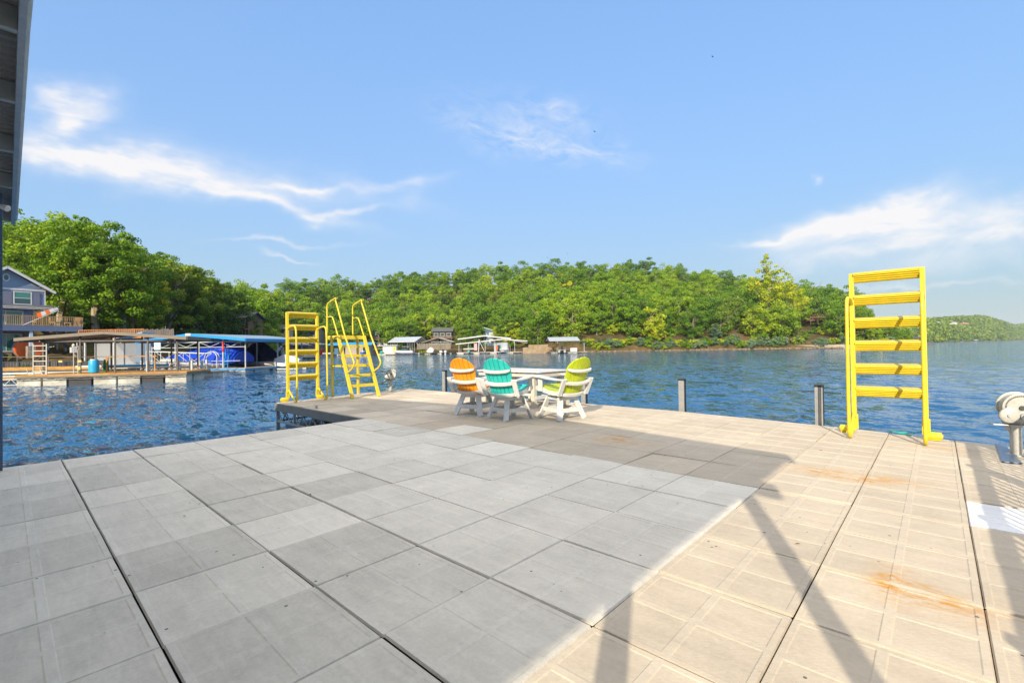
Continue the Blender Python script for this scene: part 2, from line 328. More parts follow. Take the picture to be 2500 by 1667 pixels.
def crown_mesh(name, H, W, nb, nl, ls, seed, m, zb=.28, shape='round', blob=.26, tvar=.18):
    """leaf faces gathered on many small boughs spread through the crown's volume"""
    g = np.random.default_rng(seed); bc = []; br = []
    while len(bc) < nb:
        p = g.uniform(-1, 1, 3); r_ = np.linalg.norm(p)
        if r_ > 1 or r_ < .35: continue
        t = (p[2] + 1) / 2
        if shape == 'cone': w = (1 - t) * .95 + .06
        elif shape == 'tall': w = math.sin(math.pi * min(1, t * .75 + .2)) * (1 - .5 * t) + .08
        else: w = 1
        q = np.array([p[0] * W / 2 * w, p[1] * W / 2 * w, H * (zb + (1 - zb) * t * .93)])
        q[2] += g.normal(0, .02) * H; bc.append(q); br.append(blob * W / 2 * g.uniform(.6, 1.25) * (w ** .5 if shape != 'round' else 1))
    bc = np.array(bc); br = np.array(br); prob = br ** 2 / np.sum(br ** 2); idx = g.choice(nb, nl, p=prob)
    d = g.normal(size=(nl, 3)); d[:, 2] = d[:, 2] * .8 + .25; d /= np.linalg.norm(d, axis=1)[:, None]
    rad = g.uniform(.55, 1.08, nl)
    pos = bc[idx] + d * (br[idx] * rad)[:, None] * np.array([1, 1, .72])
    nrm = d + g.normal(0, .45, (nl, 3)); nrm /= np.linalg.norm(nrm, axis=1)[:, None]
    a = np.cross(nrm, g.normal(size=(nl, 3))); a /= np.linalg.norm(a, axis=1)[:, None]; b = np.cross(nrm, a)
    s = ls * g.uniform(.6, 1.3, nl)[:, None]
    v = np.empty((nl, 4, 3)); v[:, 0] = pos - a * s * .5; v[:, 1] = pos + b * s * .36; v[:, 2] = pos + a * s * .5; v[:, 3] = pos - b * s * .36
    me = bpy.data.meshes.new(name); me.vertices.add(nl * 4); me.vertices.foreach_set('co', v.reshape(-1)); me.loops.add(nl * 4); me.loops.foreach_set('vertex_index', np.arange(nl * 4))
    me.polygons.add(nl); me.polygons.foreach_set('loop_start', np.arange(0, nl * 4, 4)); me.update(calc_edges=True); me.validate()
    at = me.attributes.new('tint', 'FLOAT', 'FACE'); bt = g.uniform(0, .38, nb)
    at.data.foreach_set('value', (bt[idx] + g.uniform(0, tvar, nl)).astype(np.float32)); me.materials.append(m); return me
def trunk_mesh(name, H, W, seed, m, lean=0., zt=.75, r0=.022):
    g = random.Random(seed); mb = MB(); top = Vector((lean * H * .5, g.uniform(-.04, .04) * H, H * zt))
    pts = [Vector((0, 0, -1.2))] + [top * t + Vector((g.uniform(-.01, .01) * H, g.uniform(-.01, .01) * H, 0)) for t in (.05, .2, .4, .6, .8, 1)]
    mb.tube(pts, [H * r0 * k for k in (1.35, 1.15, .95, .8, .6, .4, .15)], 8)
    for i in range(7):
        t = .3 + .09 * i; b = top * t; a = g.uniform(0, 6.28); l = W * .42 * g.uniform(.7, 1.05)
        e = b + Vector((math.cos(a) * l, math.sin(a) * l, l * g.uniform(.5, 1.0))); mid = (b + e) / 2 + Vector((0, 0, -l * .08))
        mb.tube([b, mid, e], [H * r0 * .5, H * r0 * .33, H * r0 * .08], 6)
    return mb.build(name, m, smooth=True)
def strip(o):   # keep the mesh only
    me = o.data; bpy.data.objects.remove(o); return me
FAR = []
for i in range(8):
    Hh = 14 + (i % 4); Ww = [12, 13, 11.5, 14][i % 4]
    FAR.append((crown_mesh('crown', Hh, Ww, 70, 5200, .60, 50 + i, LEAF, .0, blob=.26), strip(trunk_mesh('trunk', Hh, Ww, 50 + i, BARK)), Hh, Ww))
DK = (crown_mesh('crown', 14, 10.5, 70, 5200, .60, 91, LEAFD, .0, blob=.26), strip(trunk_mesh('trunk', 14, 10, 91, BARK)), 14, 10.5)
YW = (crown_mesh('crown', 9, 8.5, 42, 2600, .55, 92, LEAFY, .05, blob=.25), strip(trunk_mesh('trunk', 9, 8, 92, BARKL)), 9, 8.5)
OR = (crown_mesh('crown', 8, 6.5, 34, 1600, .5, 93, LEAFO, .2, blob=.26), strip(trunk_mesh('trunk', 8, 6, 93, BARK)), 8, 6.5)
CED = (crown_mesh('crown', 7.5, 6.5, 50, 2600, .42, 94, LEAFB, .04, 'cone', .26), strip(trunk_mesh('trunk', 7, 4, 94, BARK, r0=.015)), 7.5, 6.5)
TALL = (crown_mesh('crown', 30, 17, 120, 6200, .62, 95, LEAFY, .12, 'tall', .17, .1), strip(trunk_mesh('trunk', 30, 16, 95, BARKL, zt=.85, r0=.014)), 30, 17)
NEAR = []
for i in range(5):
    Hh = [17, 19, 16, 18, 15][i]; Ww = [13, 14, 12.5, 12, 13][i]
    NEAR.append((crown_mesh('crown', Hh, Ww, 150, 17000, .36, 150 + i, [LEAF, LEAF, LEAFD, LEAF, LEAFD][i], .13, blob=.16), strip(trunk_mesh('trunk', Hh, Ww, 150 + i, [BARK, BARKL][i % 2], lean=[0, .25, -.2, .1, -.3][i], r0=.024)), Hh, Ww))
NY = (crown_mesh('crown', 16, 12, 130, 14000, .36, 170, LEAFY, .14, blob=.16), strip(trunk_mesh('trunk', 16, 12, 170, BARKL, lean=.2)), 16, 12)
BUSH = [crown_mesh('foliage', 3.2, 4.6, 30, 900, .42, 200 + i, [LEAF, LEAFY, LEAFB, LEAFD][i], 0, blob=.3) for i in range(4)]
def tree(name, label, cat, proto, x, d, sc_=1., group=None, z=None, rz=None, cmat=None):
    me_c, me_t, H, W = proto; zz = ter(x, d) - .1 if z is None else z
    t = thing(name, label, cat, G(x, d, zz), rnd.uniform(0, 6.28) if rz is None else rz, group); t.scale = (sc_,) * 3
    for nm, me in (('crown', me_c), ('trunk', me_t)):
        o = bpy.data.objects.new(nm, me); C.objects.link(o); o.parent = t
    return t
# clear sight lines to houses and docks: (x0, x1, d below which no tree stands)
CLEAR = [(-200, 118, 60), (118, 420, 58), (1040, 1118, 199), (1158, 1212, 186), (925, 1020, 182), (1268, 1420, 166), (1958, 2022, 204), (875, 905, 183), (460, 520, 70), (690, 920, 183), (1015, 1050, 182), (1105, 1160, 180)]
def blocked(x, d, w=0):
    return any(a - w < x < b + w and d < dm for a, b, dm in CLEAR)
n_far = 0
PL = [(640, 'left of the leaning ladder'), (700, 'just left of the yellow ladder'), (790, 'behind the yellow ladder'), (880, 'behind the step ladder hoops'), (940, 'just right of the step ladder'), (1010, 'above the white boathouse'), (1065, 'left of the dark house'), (1110, 'above the dark house'), (1165, 'above the brown gabled dock'), (1225, 'above the blue house'), (1290, 'above the grey dock'), (1345, 'above the sandstone wall'), (1425, 'above the silver roofed dock'), (1500, 'above the lime chair'), (1580, 'left of the second post'), (1660, 'above the second post'), (1740, 'left of the cedar'), (1820, 'behind the cedar'), (1880, 'left of the tallest tree'), (1950, 'right of the tallest tree'), (2020, 'by the brown deck house'), (2090, 'left of the right ladder'), (2160, 'behind the right ladder'), (9999, 'at the tip of the point')]
def place(x):
    for a, b in PL:
        if x < a: return b
def far_forest():
    global n_far
    d = 0
    rows = [0.05, .14, .24, .35, .47, .6, .74, .88, 1.0]
    for ri, f in enumerate(rows):
        x = 590 + rnd.uniform(0, 30)
        while x < 2208:
            d = shore(x) + 5 + (ridge(x) - shore(x) - 5) * (f + rnd.uniform(-.035, .035)); step = 9.4 / d * 1134
            if ri == 0: step *= 1.25
            xj = x + rnd.uniform(-.2, .2) * step
            if not blocked(xj, d, 20) and ter(xj, d) > -.72:
                k = rnd.random(); edge = (2210 - xj) / 160
                s = rnd.uniform(.82, 1.15) * (min(1, max(.45, edge)) if xj > 2050 else 1) * (.85 if ri == 0 else 1)
                if k < .80: p, nm, lb, gr = FAR[rnd.randrange(8)], 'oak_tree', 'full green oak among the crowns that cover the hillside across the lake', 'green oaks covering the far hillside'
                elif k < .93: p, nm, lb, gr = DK, 'dark_tree', 'darker green round tree among the brighter oaks of the hillside across the lake', 'dark green trees scattered over the far hillside'
                else: p, nm, lb, gr = YW, 'pale_tree', 'smaller yellow green tree tucked between taller oaks on the hillside across the lake', 'yellow green trees scattered over the far hillside'; 
                if nm == 'pale_tree': s *= 1.3
                band = ['at the foot of', 'low on', 'low on', 'halfway up', 'halfway up', 'high on', 'high on', 'along the top of', 'on the skyline of'][ri]
                lb = {'oak_tree': 'green oak ', 'dark_tree': 'dark green tree ', 'pale_tree': 'yellow green tree '}[nm] + band + ' the far hill ' + place(xj)
                tree(nm, lb, 'tree', p, xj, d, s, gr); n_far += 1
            x += step
far_forest()
def lplace(x):
    for a, b in ((0, 'beyond the frame'), (80, 'above the blue house'), (150, 'right of the blue house'), (230, 'above the dock ladder'), (310, 'above the brown dock peak'), (380, 'above the lattice shed'), (460, 'above the blue roof peak'), (530, 'above the blue boat cover'), (999, 'above the right end of the blue roof')):
        if x < a: return b
def left_forest():
    n = 0
    for ri, f in enumerate([.22, .42, .64, .84, 1.0]):
        x = -170 + rnd.uniform(0, 60)
        while x < 590:
            d = shore(x) + (ridge(x) - shore(x)) * (f + rnd.uniform(-.05, .05)); step = 10.5 / d * 1134; xj = x + rnd.uniform(-.2, .2) * step
            if not blocked(xj, d, 30):
                i = rnd.choice([0, 1, 3, 2, 4, 0, 1, 3]); tree('broadleaf_tree', 'tall leafy broadleaf tree in the wood that climbs behind the left shore houses', 'tree', NEAR[i], xj, d, rnd.uniform(.70, .88), 'tall trees behind the left shore')['label'] = 'leafy tree, ' + ['front', 'second', 'third', 'fourth', 'rearmost'][ri] + ' rank of the left wood, ' + lplace(xj); n += 1
            x += step
    return n
left_forest()
# trees one can tell apart
for (x, d, p, s, nm, lb, rz) in [
    (140, 61, NEAR[1], .9, 'broadleaf_tree', 'yellow green tree with forked trunk above the blue house roof', .4),
    (235, 60, NEAR[3], .9, 'maple_tree', 'tall maple with pale leaning trunk behind the brown roofed dock', 1.2),
    (318, 64, NY, .72, 'maple_tree', 'maple turning yellow over a leaning trunk between the brown and blue dock roofs', 5.6),
    (300, 62, NEAR[0], .85, 'broadleaf_tree', 'green tree whose slanting trunk shows above the brown dock roof', 2.9),
    (405, 74, NEAR[4], .95, 'broadleaf_tree', 'dark green tree with short pale trunk above the peak of the blue roof', 2.0),
    (470, 82, NEAR[2], .9, 'maple_tree', 'dark maple with a pair of pale trunks behind the blue dock roof', .9),
    (535, 92, NEAR[4], .9, 'maple_tree', 'dark maple hanging over the brown house behind the blue dock', 3.6),
    (500, 90, NEAR[2], .8, 'maple_tree', 'slim trunked dark maple beside the brown hillside house', 4.4),
    (600, 118, NY, .8, 'broadleaf_tree', 'yellowish tree above the beige slide dock', 2.2),
    (640, 104, NEAR[0], .5, 'broadleaf_tree', 'small green bank tree just left of the leaning yellow ladder', 4.0),
    (628, 108, NEAR[4], .62, 'broadleaf_tree', 'dark shoreline tree right of the blue roof end', 1.0),
    (588, 100, NEAR[2], .6, 'broadleaf_tree', 'dark tree overhanging the right end of the blue roof', 5.0),
    (668, 122, NEAR[3], .55, 'broadleaf_tree', 'small green tree above the beige slide dock roof', 2.0),
    (650, 140, NEAR[0], .8, 'broadleaf_tree', 'green lakeside tree seen through the rungs of the leaning yellow ladder', 3.1),
    (725, 168, NEAR[3], .75, 'broadleaf_tree', 'green lakeside tree between the ladder and the step ladder with hoops', 1.1),
    (830, 178, NEAR[1], .7, 'broadleaf_tree', 'green lakeside tree above the second blue dock roof', .1),
    (880, 182, NEAR[0], .68, 'broadleaf_tree', 'green tree right above the yellow hoops of the step ladder', 5.1),
    (935, 190, NEAR[3], .66, 'broadleaf_tree', 'broad green tree behind the white posted boathouse', 4.1),
    (990, 190, NEAR[2], .7, 'broadleaf_tree', 'broad dark green tree between the boathouse and the dark two storey house', 4.9),
    (1012, 197, NEAR[1], .66, 'poplar_tree', 'pale thin crowned tree left of the dark two storey house', 1.9),
    (1148, 190, NEAR[4], .8, 'broadleaf_tree', 'large rounded dark green tree between the dark house and the slate blue house', 2.6),
    (1126, 180, NEAR[2], .42, 'broadleaf_tree', 'ivy covered tree reaching down to the water beside the brown gabled dock', .3),
    (1222, 186, NY, .62, 'broadleaf_tree', 'yellowing tree right of the slate blue house', .7),
    (1255, 180, YW, 1.1, 'small_tree', 'small bright green tree above the grey dock walkway', .9),
    (1330, 172, YW, 1.35, 'small_tree', 'bright green rounded tree behind the silver roofed dock', 1.9),
    (1352, 178, OR, .8, 'maple_tree', 'small orange red maple above the silver dock roof', 2.9),
    (1590, 176, YW, 1.45, 'small_tree', 'bushy yellow green tree low by the water, middle of the far shore', 3.9),
    (1600, 174, YW, .7, 'small_tree', 'little golden green tree at the waterline of the far shore', .2),
    (1878, 196, TALL, 1.22, 'cottonwood_tree', 'tallest tree of the far shore, airy and yellow green', .5),
    (1925, 200, TALL, .95, 'cottonwood_tree', 'tall airy yellow green tree standing over the brown deck house', 1.8),
    (1850, 186, YW, 1.5, 'small_tree', 'feathery yellow green tree in front of the tallest tree', 4.2),
    (1748, 182, CED, 1.0, 'cedar_tree', 'blue green cedar with drooping boughs at the water edge', .3),
    (2000, 222, OR, 1.15, 'maple_tree', 'orange brown tree on the slope above the brown deck house', .3),
    (2060, 196, NEAR[0], .62, 'broadleaf_tree', 'rounded green tree at the point, left of the nearest tall yellow ladder', .6),
    (2120, 196, NEAR[3], .60, 'broadleaf_tree', 'rounded green tree at the point seen through the rungs of the right yellow ladder', 2.6),
    (2165, 198, NEAR[1], .50, 'broadleaf_tree', 'last green tree at the tip of the wooded point', 3.3),
    (1785, 290, OR, .0001, '', '', 0)]:
    if nm: tree(nm, lb, 'tree', p, x, d, s, None, None, rz)
def bush(x, d, k, s, label, group=None, z=None, sx=1.):
    o = bpy.data.objects.new('shrub', BUSH[k]); C.objects.link(o); o.location = G(x, d, ter(x, d) - .2 if z is None else z); o.rotation_euler = (0, 0, rnd.uniform(0, 6.3)); o.scale = (s * sx, s, s)
    return tag(o, label, 'shrub', group)
for i in range(90):
    x = 1428 + i * 8.7 + rnd.uniform(-4, 4)
    if x > 2205 or (1895 < x < 2050 and rnd.random() < .75): continue
    k = rnd.choice([0, 2, 2, 1]); bush(x, shore(x) + rnd.uniform(.5, 4), k, rnd.uniform(.55, 1.15), ['leafy green shrub along the rocky waterline of the far shore', 'yellow green shrub along the rocky waterline of the far shore', 'grey green drooping shrub along the rocky waterline of the far shore'][k].replace('of the far shore', place(x)), ['green shoreline shrubs', 'yellow green shoreline shrubs', 'grey green shoreline shrubs'][k])
for i in range(64):
    x = rnd.uniform(600, 1420); d = shore(x) + rnd.uniform(3, 26)
    if blocked(x, d, 4): continue
    bush(x, d, 0, rnd.uniform(.5, .9), 'low green shrub on the far bank ' + place(x), 'shrubs behind the far docks')
for i in range(90):
    x = rnd.uniform(1425, 2200); d = shore(x) + rnd.uniform(7, 42)
    if 1900 < x < 2060 and rnd.random() < .8: continue
    bush(x, d, rnd.choice([0, 0, 3, 1]), rnd.uniform(.8, 1.5), 'green undergrowth shrub on the lower slope ' + place(x), 'undergrowth on the lower far slope')
for i in range(18):
    x = rnd.uniform(110, 590); d = shore(x) + rnd.uniform(9, 22); bush(x, d, 3, rnd.uniform(.6, 1.0), 'dark green undergrowth shrub on the left bank ' + lplace(x), 'undergrowth beneath the left shore trees')
for (x, d, k, s, lb) in [(66, 43.5, 0, .75, 'clipped green shrub by the stone pillar of the blue house'), (116, 44.5, 0, .4, 'low green hedge plant right of the blue house pillar'), (395, 58, 1, .9, 'bright green shrub behind the white storage box on the left bank'),
                      (1040, 176, 1, 1.0, 'yellow green shrub left of the brown gabled dock'), (905, 176, 1, .8, 'yellowish shrub behind the small white boathouse')]:
    bush(x, d, k, s, lb)

# ------------------------------------------------------------ the swim dock
def build_tile_material(name, base, band):
    m = bpy.data.materials.new(name); m.use_nodes = True; nt = m.node_tree; K = nt.links; b = nt.nodes['Principled BSDF']
    b.inputs['Roughness'].default_value = .78; b.inputs['Specular IOR Level'].default_value = .3
    def nd(t, **k):
        n = nt.nodes.new(t)
        for a, v in k.items(): n.inputs[a].default_value = v
        return n
    def ma(op, a, bb=None, cc=None, cl=False):
        n = nt.nodes.new('ShaderNodeMath'); n.operation = op; n.use_clamp = cl
        for i, v in enumerate((a, bb, cc)):
            if v is None: continue
            if isinstance(v, (int, float)): n.inputs[i].default_value = v
            else: K.new(v, n.inputs[i])
        return n.outputs[0]
    tc = nd('ShaderNodeTexCoord'); P = tc.outputs['Object']; at = nd('ShaderNodeAttribute'); at.attribute_name = 'tone'; ab = nd('ShaderNodeAttribute'); ab.attribute_name = 'band'
    n1 = nd('ShaderNodeTexNoise', Scale=2.2, Detail=8, Roughness=.7); K.new(P, n1.inputs['Vector'])
    n2 = nd('ShaderNodeTexNoise', Scale=38, Detail=5, Roughness=.7); K.new(P, n2.inputs['Vector'])
    mp = nd('ShaderNodeMapping'); mp.inputs['Scale'].default_value = (14, 2.2, 1); mp.inputs['Rotation'].default_value = (0, 0, R(35)); K.new(P, mp.inputs[0])
    n3 = nd('ShaderNodeTexNoise', Scale=1.0, Detail=6, Roughness=.75, Distortion=.6); K.new(mp.outputs[0], n3.inputs['Vector'])
    val = ma('ADD', ma('MULTIPLY', ma('SUBTRACT', n1.outputs['Fac'], .5), .5), ma('MULTIPLY', ma('SUBTRACT', n2.outputs['Fac'], .5), .3))
    val = ma('ADD', val, ma('MULTIPLY', ma('SUBTRACT', n3.outputs['Fac'], .5), .4)); val = ma('ADD', val, at.outputs['Fac'])
    mx = nd('ShaderNodeMix'); mx.data_type = 'RGBA'; K.new(ma('MULTIPLY', ab.outputs['Fac'], .36, None, True), mx.inputs[0]); mx.inputs[6].default_value = (*base, 1); mx.inputs[7].default_value = (*band, 1)
    # pits and droppings
    vo = nd('ShaderNodeTexVoronoi', Scale=6.5); K.new(P, vo.inputs['Vector']); vo.inputs['Randomness'].default_value = 1
    nv = nd('ShaderNodeTexNoise', Scale=.9, Detail=2); K.new(P, nv.inputs['Vector'])
    pit = ma('MULTIPLY', ma('LESS_THAN', vo.outputs['Distance'], .055), ma('GREATER_THAN', nv.outputs['Fac'], .46))
    hv = nd('ShaderNodeHueSaturation'); K.new(mx.outputs[2], hv.inputs['Color']); K.new(ma('ADD', 1, val), hv.inputs['Value'])
    # rust stains where steel furniture dripped
    sp = nd('ShaderNodeSeparateXYZ'); K.new(P, sp.inputs[0]); mr = nd('ShaderNodeMapping'); mr.inputs['Scale'].default_value = (2.2, .8, 1); K.new(P, mr.inputs[0]); nr = nd('ShaderNodeTexNoise', Scale=6, Detail=10, Roughness=.85, Distortion=.5); K.new(mr.outputs[0], nr.inputs['Vector'])
    rust = None
    for (u, v, au, av, st) in RUST:
        du = ma('DIVIDE', ma('SUBTRACT', sp.outputs[0], u), au); dv = ma('DIVIDE', ma('SUBTRACT', sp.outputs[1], v), av)
        g = ma('MULTIPLY', ma('POWER', 2.718, ma('MULTIPLY', ma('ADD', ma('MULTIPLY', du, du), ma('MULTIPLY', dv, dv)), -1.)), st); rust = g if rust is None else ma('ADD', rust, g)
    rust = ma('MULTIPLY', ma('MULTIPLY', ma('SUBTRACT', nr.outputs['Fac'], .45), 6.5, None, True), rust, None, True)
    r2 = nd('ShaderNodeMix'); r2.data_type = 'RGBA'; K.new(rust, r2.inputs[0]); K.new(hv.outputs[0], r2.inputs[6]); r2.inputs[7].default_value = (.50, .25, .05, 1)
    r3 = nd('ShaderNodeMix'); r3.data_type = 'RGBA'; K.new(ma('MULTIPLY', pit, .9), r3.inputs[0]); K.new(r2.outputs[2], r3.inputs[6]); r3.inputs[7].default_value = (.10, .09, .08, 1)
    K.new(r3.outputs[2], b.inputs['Base Color'])
    # woven imprint left in the concrete
    wp = nd('ShaderNodeMapping'); wp.inputs['Rotation'].default_value = (0, 0, R(45)); K.new(P, wp.inputs[0]); br = nd('ShaderNodeTexBrick', Scale=12); K.new(wp.outputs[0], br.inputs['Vector'])
    br.inputs['Mortar Size'].default_value = .03; br.inputs['Mortar Smooth'].default_value = .6
    bp = nd('ShaderNodeBump', Strength=.14, Distance=.004); K.new(ma('ADD', ma('MULTIPLY', br.outputs['Fac'], -1.), ma('MULTIPLY', n3.outputs['Fac'], 1.3)), bp.inputs['Height'])
    b2 = nd('ShaderNodeBump', Strength=.35, Distance=.006); K.new(n2.outputs['Fac'], b2.inputs['Height']); K.new(bp.outputs[0], b2.inputs['Normal']); K.new(b2.outputs[0], b.inputs['Normal'])
    return m
RUST = [(6.0, 3.5, .30, .22, 1.1), (5.85, 3.15, .2, .4, .5), (5.78, .86, .2, .34, 1.3), (5.72, .55, .16, .2, .6), (5.8, .36, .16, .16, 1.2), (5.9, .30, .12, .3, .4), (3.38, .20, .22, .12, 1.2), (3.28, .0, .16, .2, 1.0), (8.0, -.05, .2, .2, .6)]
GREYT = build_tile_material('pale_grey_concrete', (.68, .635, .54), (.74, .70, .61))
TANT = build_tile_material('tan_concrete', (.50, .43, .33), (.57, .50, .395))
WHITET = build_tile_material('white_concrete', (.74, .74, .74), (.80, .80, .78))
def warp(u, v):
    if v > 8.2: v += (v - 8.286) / 4.4 * (.05 + max(0, u - 4.78) * .15)
    if u > 6: u += (u - 6) / 3.07 * (interp(v, [-1, -.17, 1.4, 4, 12], [8.45, 8.75, 9.03, 9.28, 9.30]) - 9.07)
    return u, v
def build_dock():
    t = thing('floating_dock', 'large swim dock floored with square concrete tiles, some pale grey, some tan', 'dock')
    us = [.49 + .715 * k for k in range(-8, 13)]; us[-1] = 9.07
    vs_ = [-.15 + .703 * k for k in range(-8, 13)]; vf = [8.286 + .703 * k for k in range(1, 7)] + [12.66]
    cells = [(us[i], us[i + 1], vs_[j], vs_[j + 1]) for i in range(len(us) - 1) for j in range(len(vs_) - 1)]
    fv = [8.286] + vf
    cells += [(us[i], us[i + 1], fv[j], fv[j + 1]) for i in range(len(us) - 1) if us[i] > 4.7 for j in range(len(fv) - 1) if fv[j + 1] - fv[j] > .05]
    V = []; F = []; mi = []; tone = []; band = []
    prof = [(0, -.012, 0), (.006, 0, 1), (.034, 0, 1), (.040, -.003, 0), (.328, -.003, 0), (.334, 0, 1), (.372, 0, 1), (.378, -.003, 0), (.664, -.003, 0), (.670, 0, 1), (.698, 0, 1), (.704, -.012, 0)]
    for (a, b, c, d) in cells:
        cu_, cv_ = (a + b) / 2, (c + d) / 2; o = len(V); n = len(prof)
        if cv_ < -.1 and cv_ > -.9 and 4.6 < cu_ < 5.4: k = 2
        elif cu_ < 4.78 and cv_ > 1.2 and cv_ < 8.3: k = 0
        elif 4.78 < cu_ < 5.49 and 5.45 < cv_ < 6.2: k = 0
        else: k = 1
        tn = rnd.uniform(-.075, .06) + (-.10 if rnd.random() < .16 else 0) + (.05 if k == 0 and rnd.random() < .2 else 0)
        if k == 1 and cv_ > 6 and rnd.random() < .3: tn += .12
        if k == 0 and cu_ < 2.2 and cv_ < 3.6: tn -= .05
        # a few cells the photo shows clearly darker
        for (du, dv) in [(.85, 2.3), (.1, 2.3), (2.3, 2.3), (1.56, 4.4), (.85, 3.7)]:
            if abs(cu_ - du) < .36 and abs(cv_ - dv) < .36: tn -= .10
        dz = rnd.uniform(-.004, .004); tx = rnd.uniform(-.006, .006); ty = rnd.uniform(-.005, .005); gx = .0065; gy = .003
        for (p, hp, _) in prof:
            for (q, hq, _) in prof:
                fu = p / .704; fv_ = q / .704; u = a + gx / 2 + (b - a - gx) * fu; v = c + gy / 2 + (d - c - gy) * fv_
                hh = min(hp, hq) if min(hp, hq) < -.005 else (0 if (hp == 0 or hq == 0) else -.003)
                V.append((*warp(u, v), hh + dz + tx * (fu - .5) + ty * (fv_ - .5)))
        for i in range(n - 1):
            for j in range(n - 1):
                F.append((o + i * n + j, o + (i + 1) * n + j, o + (i + 1) * n + j + 1, o + i * n + j + 1)); mi.append(k); tone.append(tn - (.10 if i in (0, n - 2) else .05 if j in (0, n - 2) else 0) + rnd.uniform(-.012, .012))
                bi = prof[i][1] == 0 and prof[i + 1][1] == 0; bj = prof[j][1] == 0 and prof[j + 1][1] == 0
                ex = (p_ := (i in (1, 9)), q_ := (j in (1, 9)))
                band.append(.25 + (1.0 if (bi and i == 5) or (bj and j == 5) else .8 if bi else .45 if bj else 0) if (bi or bj) else .25)
    me = bpy.data.meshes.new('paving_tiles'); me.from_pydata(V, [], F); me.polygons.foreach_set('material_index', mi)
    for m in (GREYT, TANT, WHITET): me.materials.append(m)
    for nm, dat in (('tone', tone), ('band', band)):
        at = me.attributes.new(nm, 'FLOAT', 'FACE'); at.data.foreach_set('value', dat)
    o = bpy.data.objects.new('paving_tiles', me); C.objects.link(o); o.parent = t
    # frame, fascia and trusses under the finger
    fr = MB(); fr.mi = 0
    def poly(zt, zb, pts):
        fr.prism(pts, 'z', zb, zt)
    E_ = lambda u, v: warp(u, v)
    poly(-.05, -.13, [(-5.2, -5.7), (8.3, -5.7), E_(9.07, -.17), E_(9.07, 1.4), E_(9.07, 4), E_(9.07, 12.66), E_(4.79, 12.66), (4.79, 8.27), (-5.2, 8.27)])
    fr.build('deck_frame', mat('dark_gap_base', (.05, .045, .04), .9), t)  # near-black sheet that shows through the tile joints
    fa = MB(); a, b = E_(4.78, 8.29), E_(4.78, 12.67); fa.beam((a[0] - .02, a[1] + .0, -.105), (b[0] - .02, b[1], -.105), .03, .19)
    fa.beam((-5.2, 8.30, -.105), (4.76, 8.30, -.105), .03, .19); c = E_(9.07, 12.67); fa.beam((b[0] - .03, b[1] + .015, -.105), (c[0], c[1] + .015, -.105), .03, .19)
    e = [E_(9.07, v) for v in (12.66, 8, 4, 1.4, -.17, -1)]
    for p, q in zip(e, e[1:]): fa.beam((p[0] + .015, p[1], -.105), (q[0] + .015, q[1], -.105), .03, .19)
    fa.build('fascia', FASC, t, bev=.004)
    tr = MB(); u0 = 4.80
    tr.beam((u0, 8.3, -.47), (u0, b[1] - .03, -.47), .05, .05); tr.beam((u0, b[1] - .03, -.2), (u0, b[1] - .03, -.95), .07, .07)
    n = 9
    for i in range(n):
        v0 = b[1] - .06 - i * .5; tr.beam((u0, v0, -.2), (u0, v0 - .25, -.46), .022, .022); tr.beam((u0, v0 - .25, -.46), (u0, v0 - .5, -.2), .022, .022)
        if i % 3 == 2: tr.beam((u0, v0, -.2), (u0, v0, -.46), .045, .045)
    for i in range(9): tr.beam((u0 + .75, b[1] - .3 - i * .55, -.2), (u0 + .75, b[1] - .6 - i * .55, -.5), .03, .03)
    for k in range(14): tr.beam((u0 + .1 + k * .3, b[1] - .02, -.2), (u0 + .25 + k * .3, b[1] - .02, -.46), .022, .022)
    tr.beam((u0, b[1] - .02, -.47), (9.0, c[1] - .02, -.47), .05, .05)
    tr.build('truss', STEEL, t)
    for (x0, x1, y0, y1) in [(4.86, 5.7, 8.5, 12.4), (6.3, 9.0, 8.5, 12.5), (1.0, 4.6, 4.5, 8.1), (-4, .6, 4.5, 8.1), (5, 8.6, .2, 7.8)]:
        fl = MB().bx(x0, x1, y0, y1, -.98, -.49); fl.build('float', BLUEGREY if x0 == 4.86 else mat('black_float', (.02, .022, .025), .45), t, bev=.06)
    return t
build_dock()
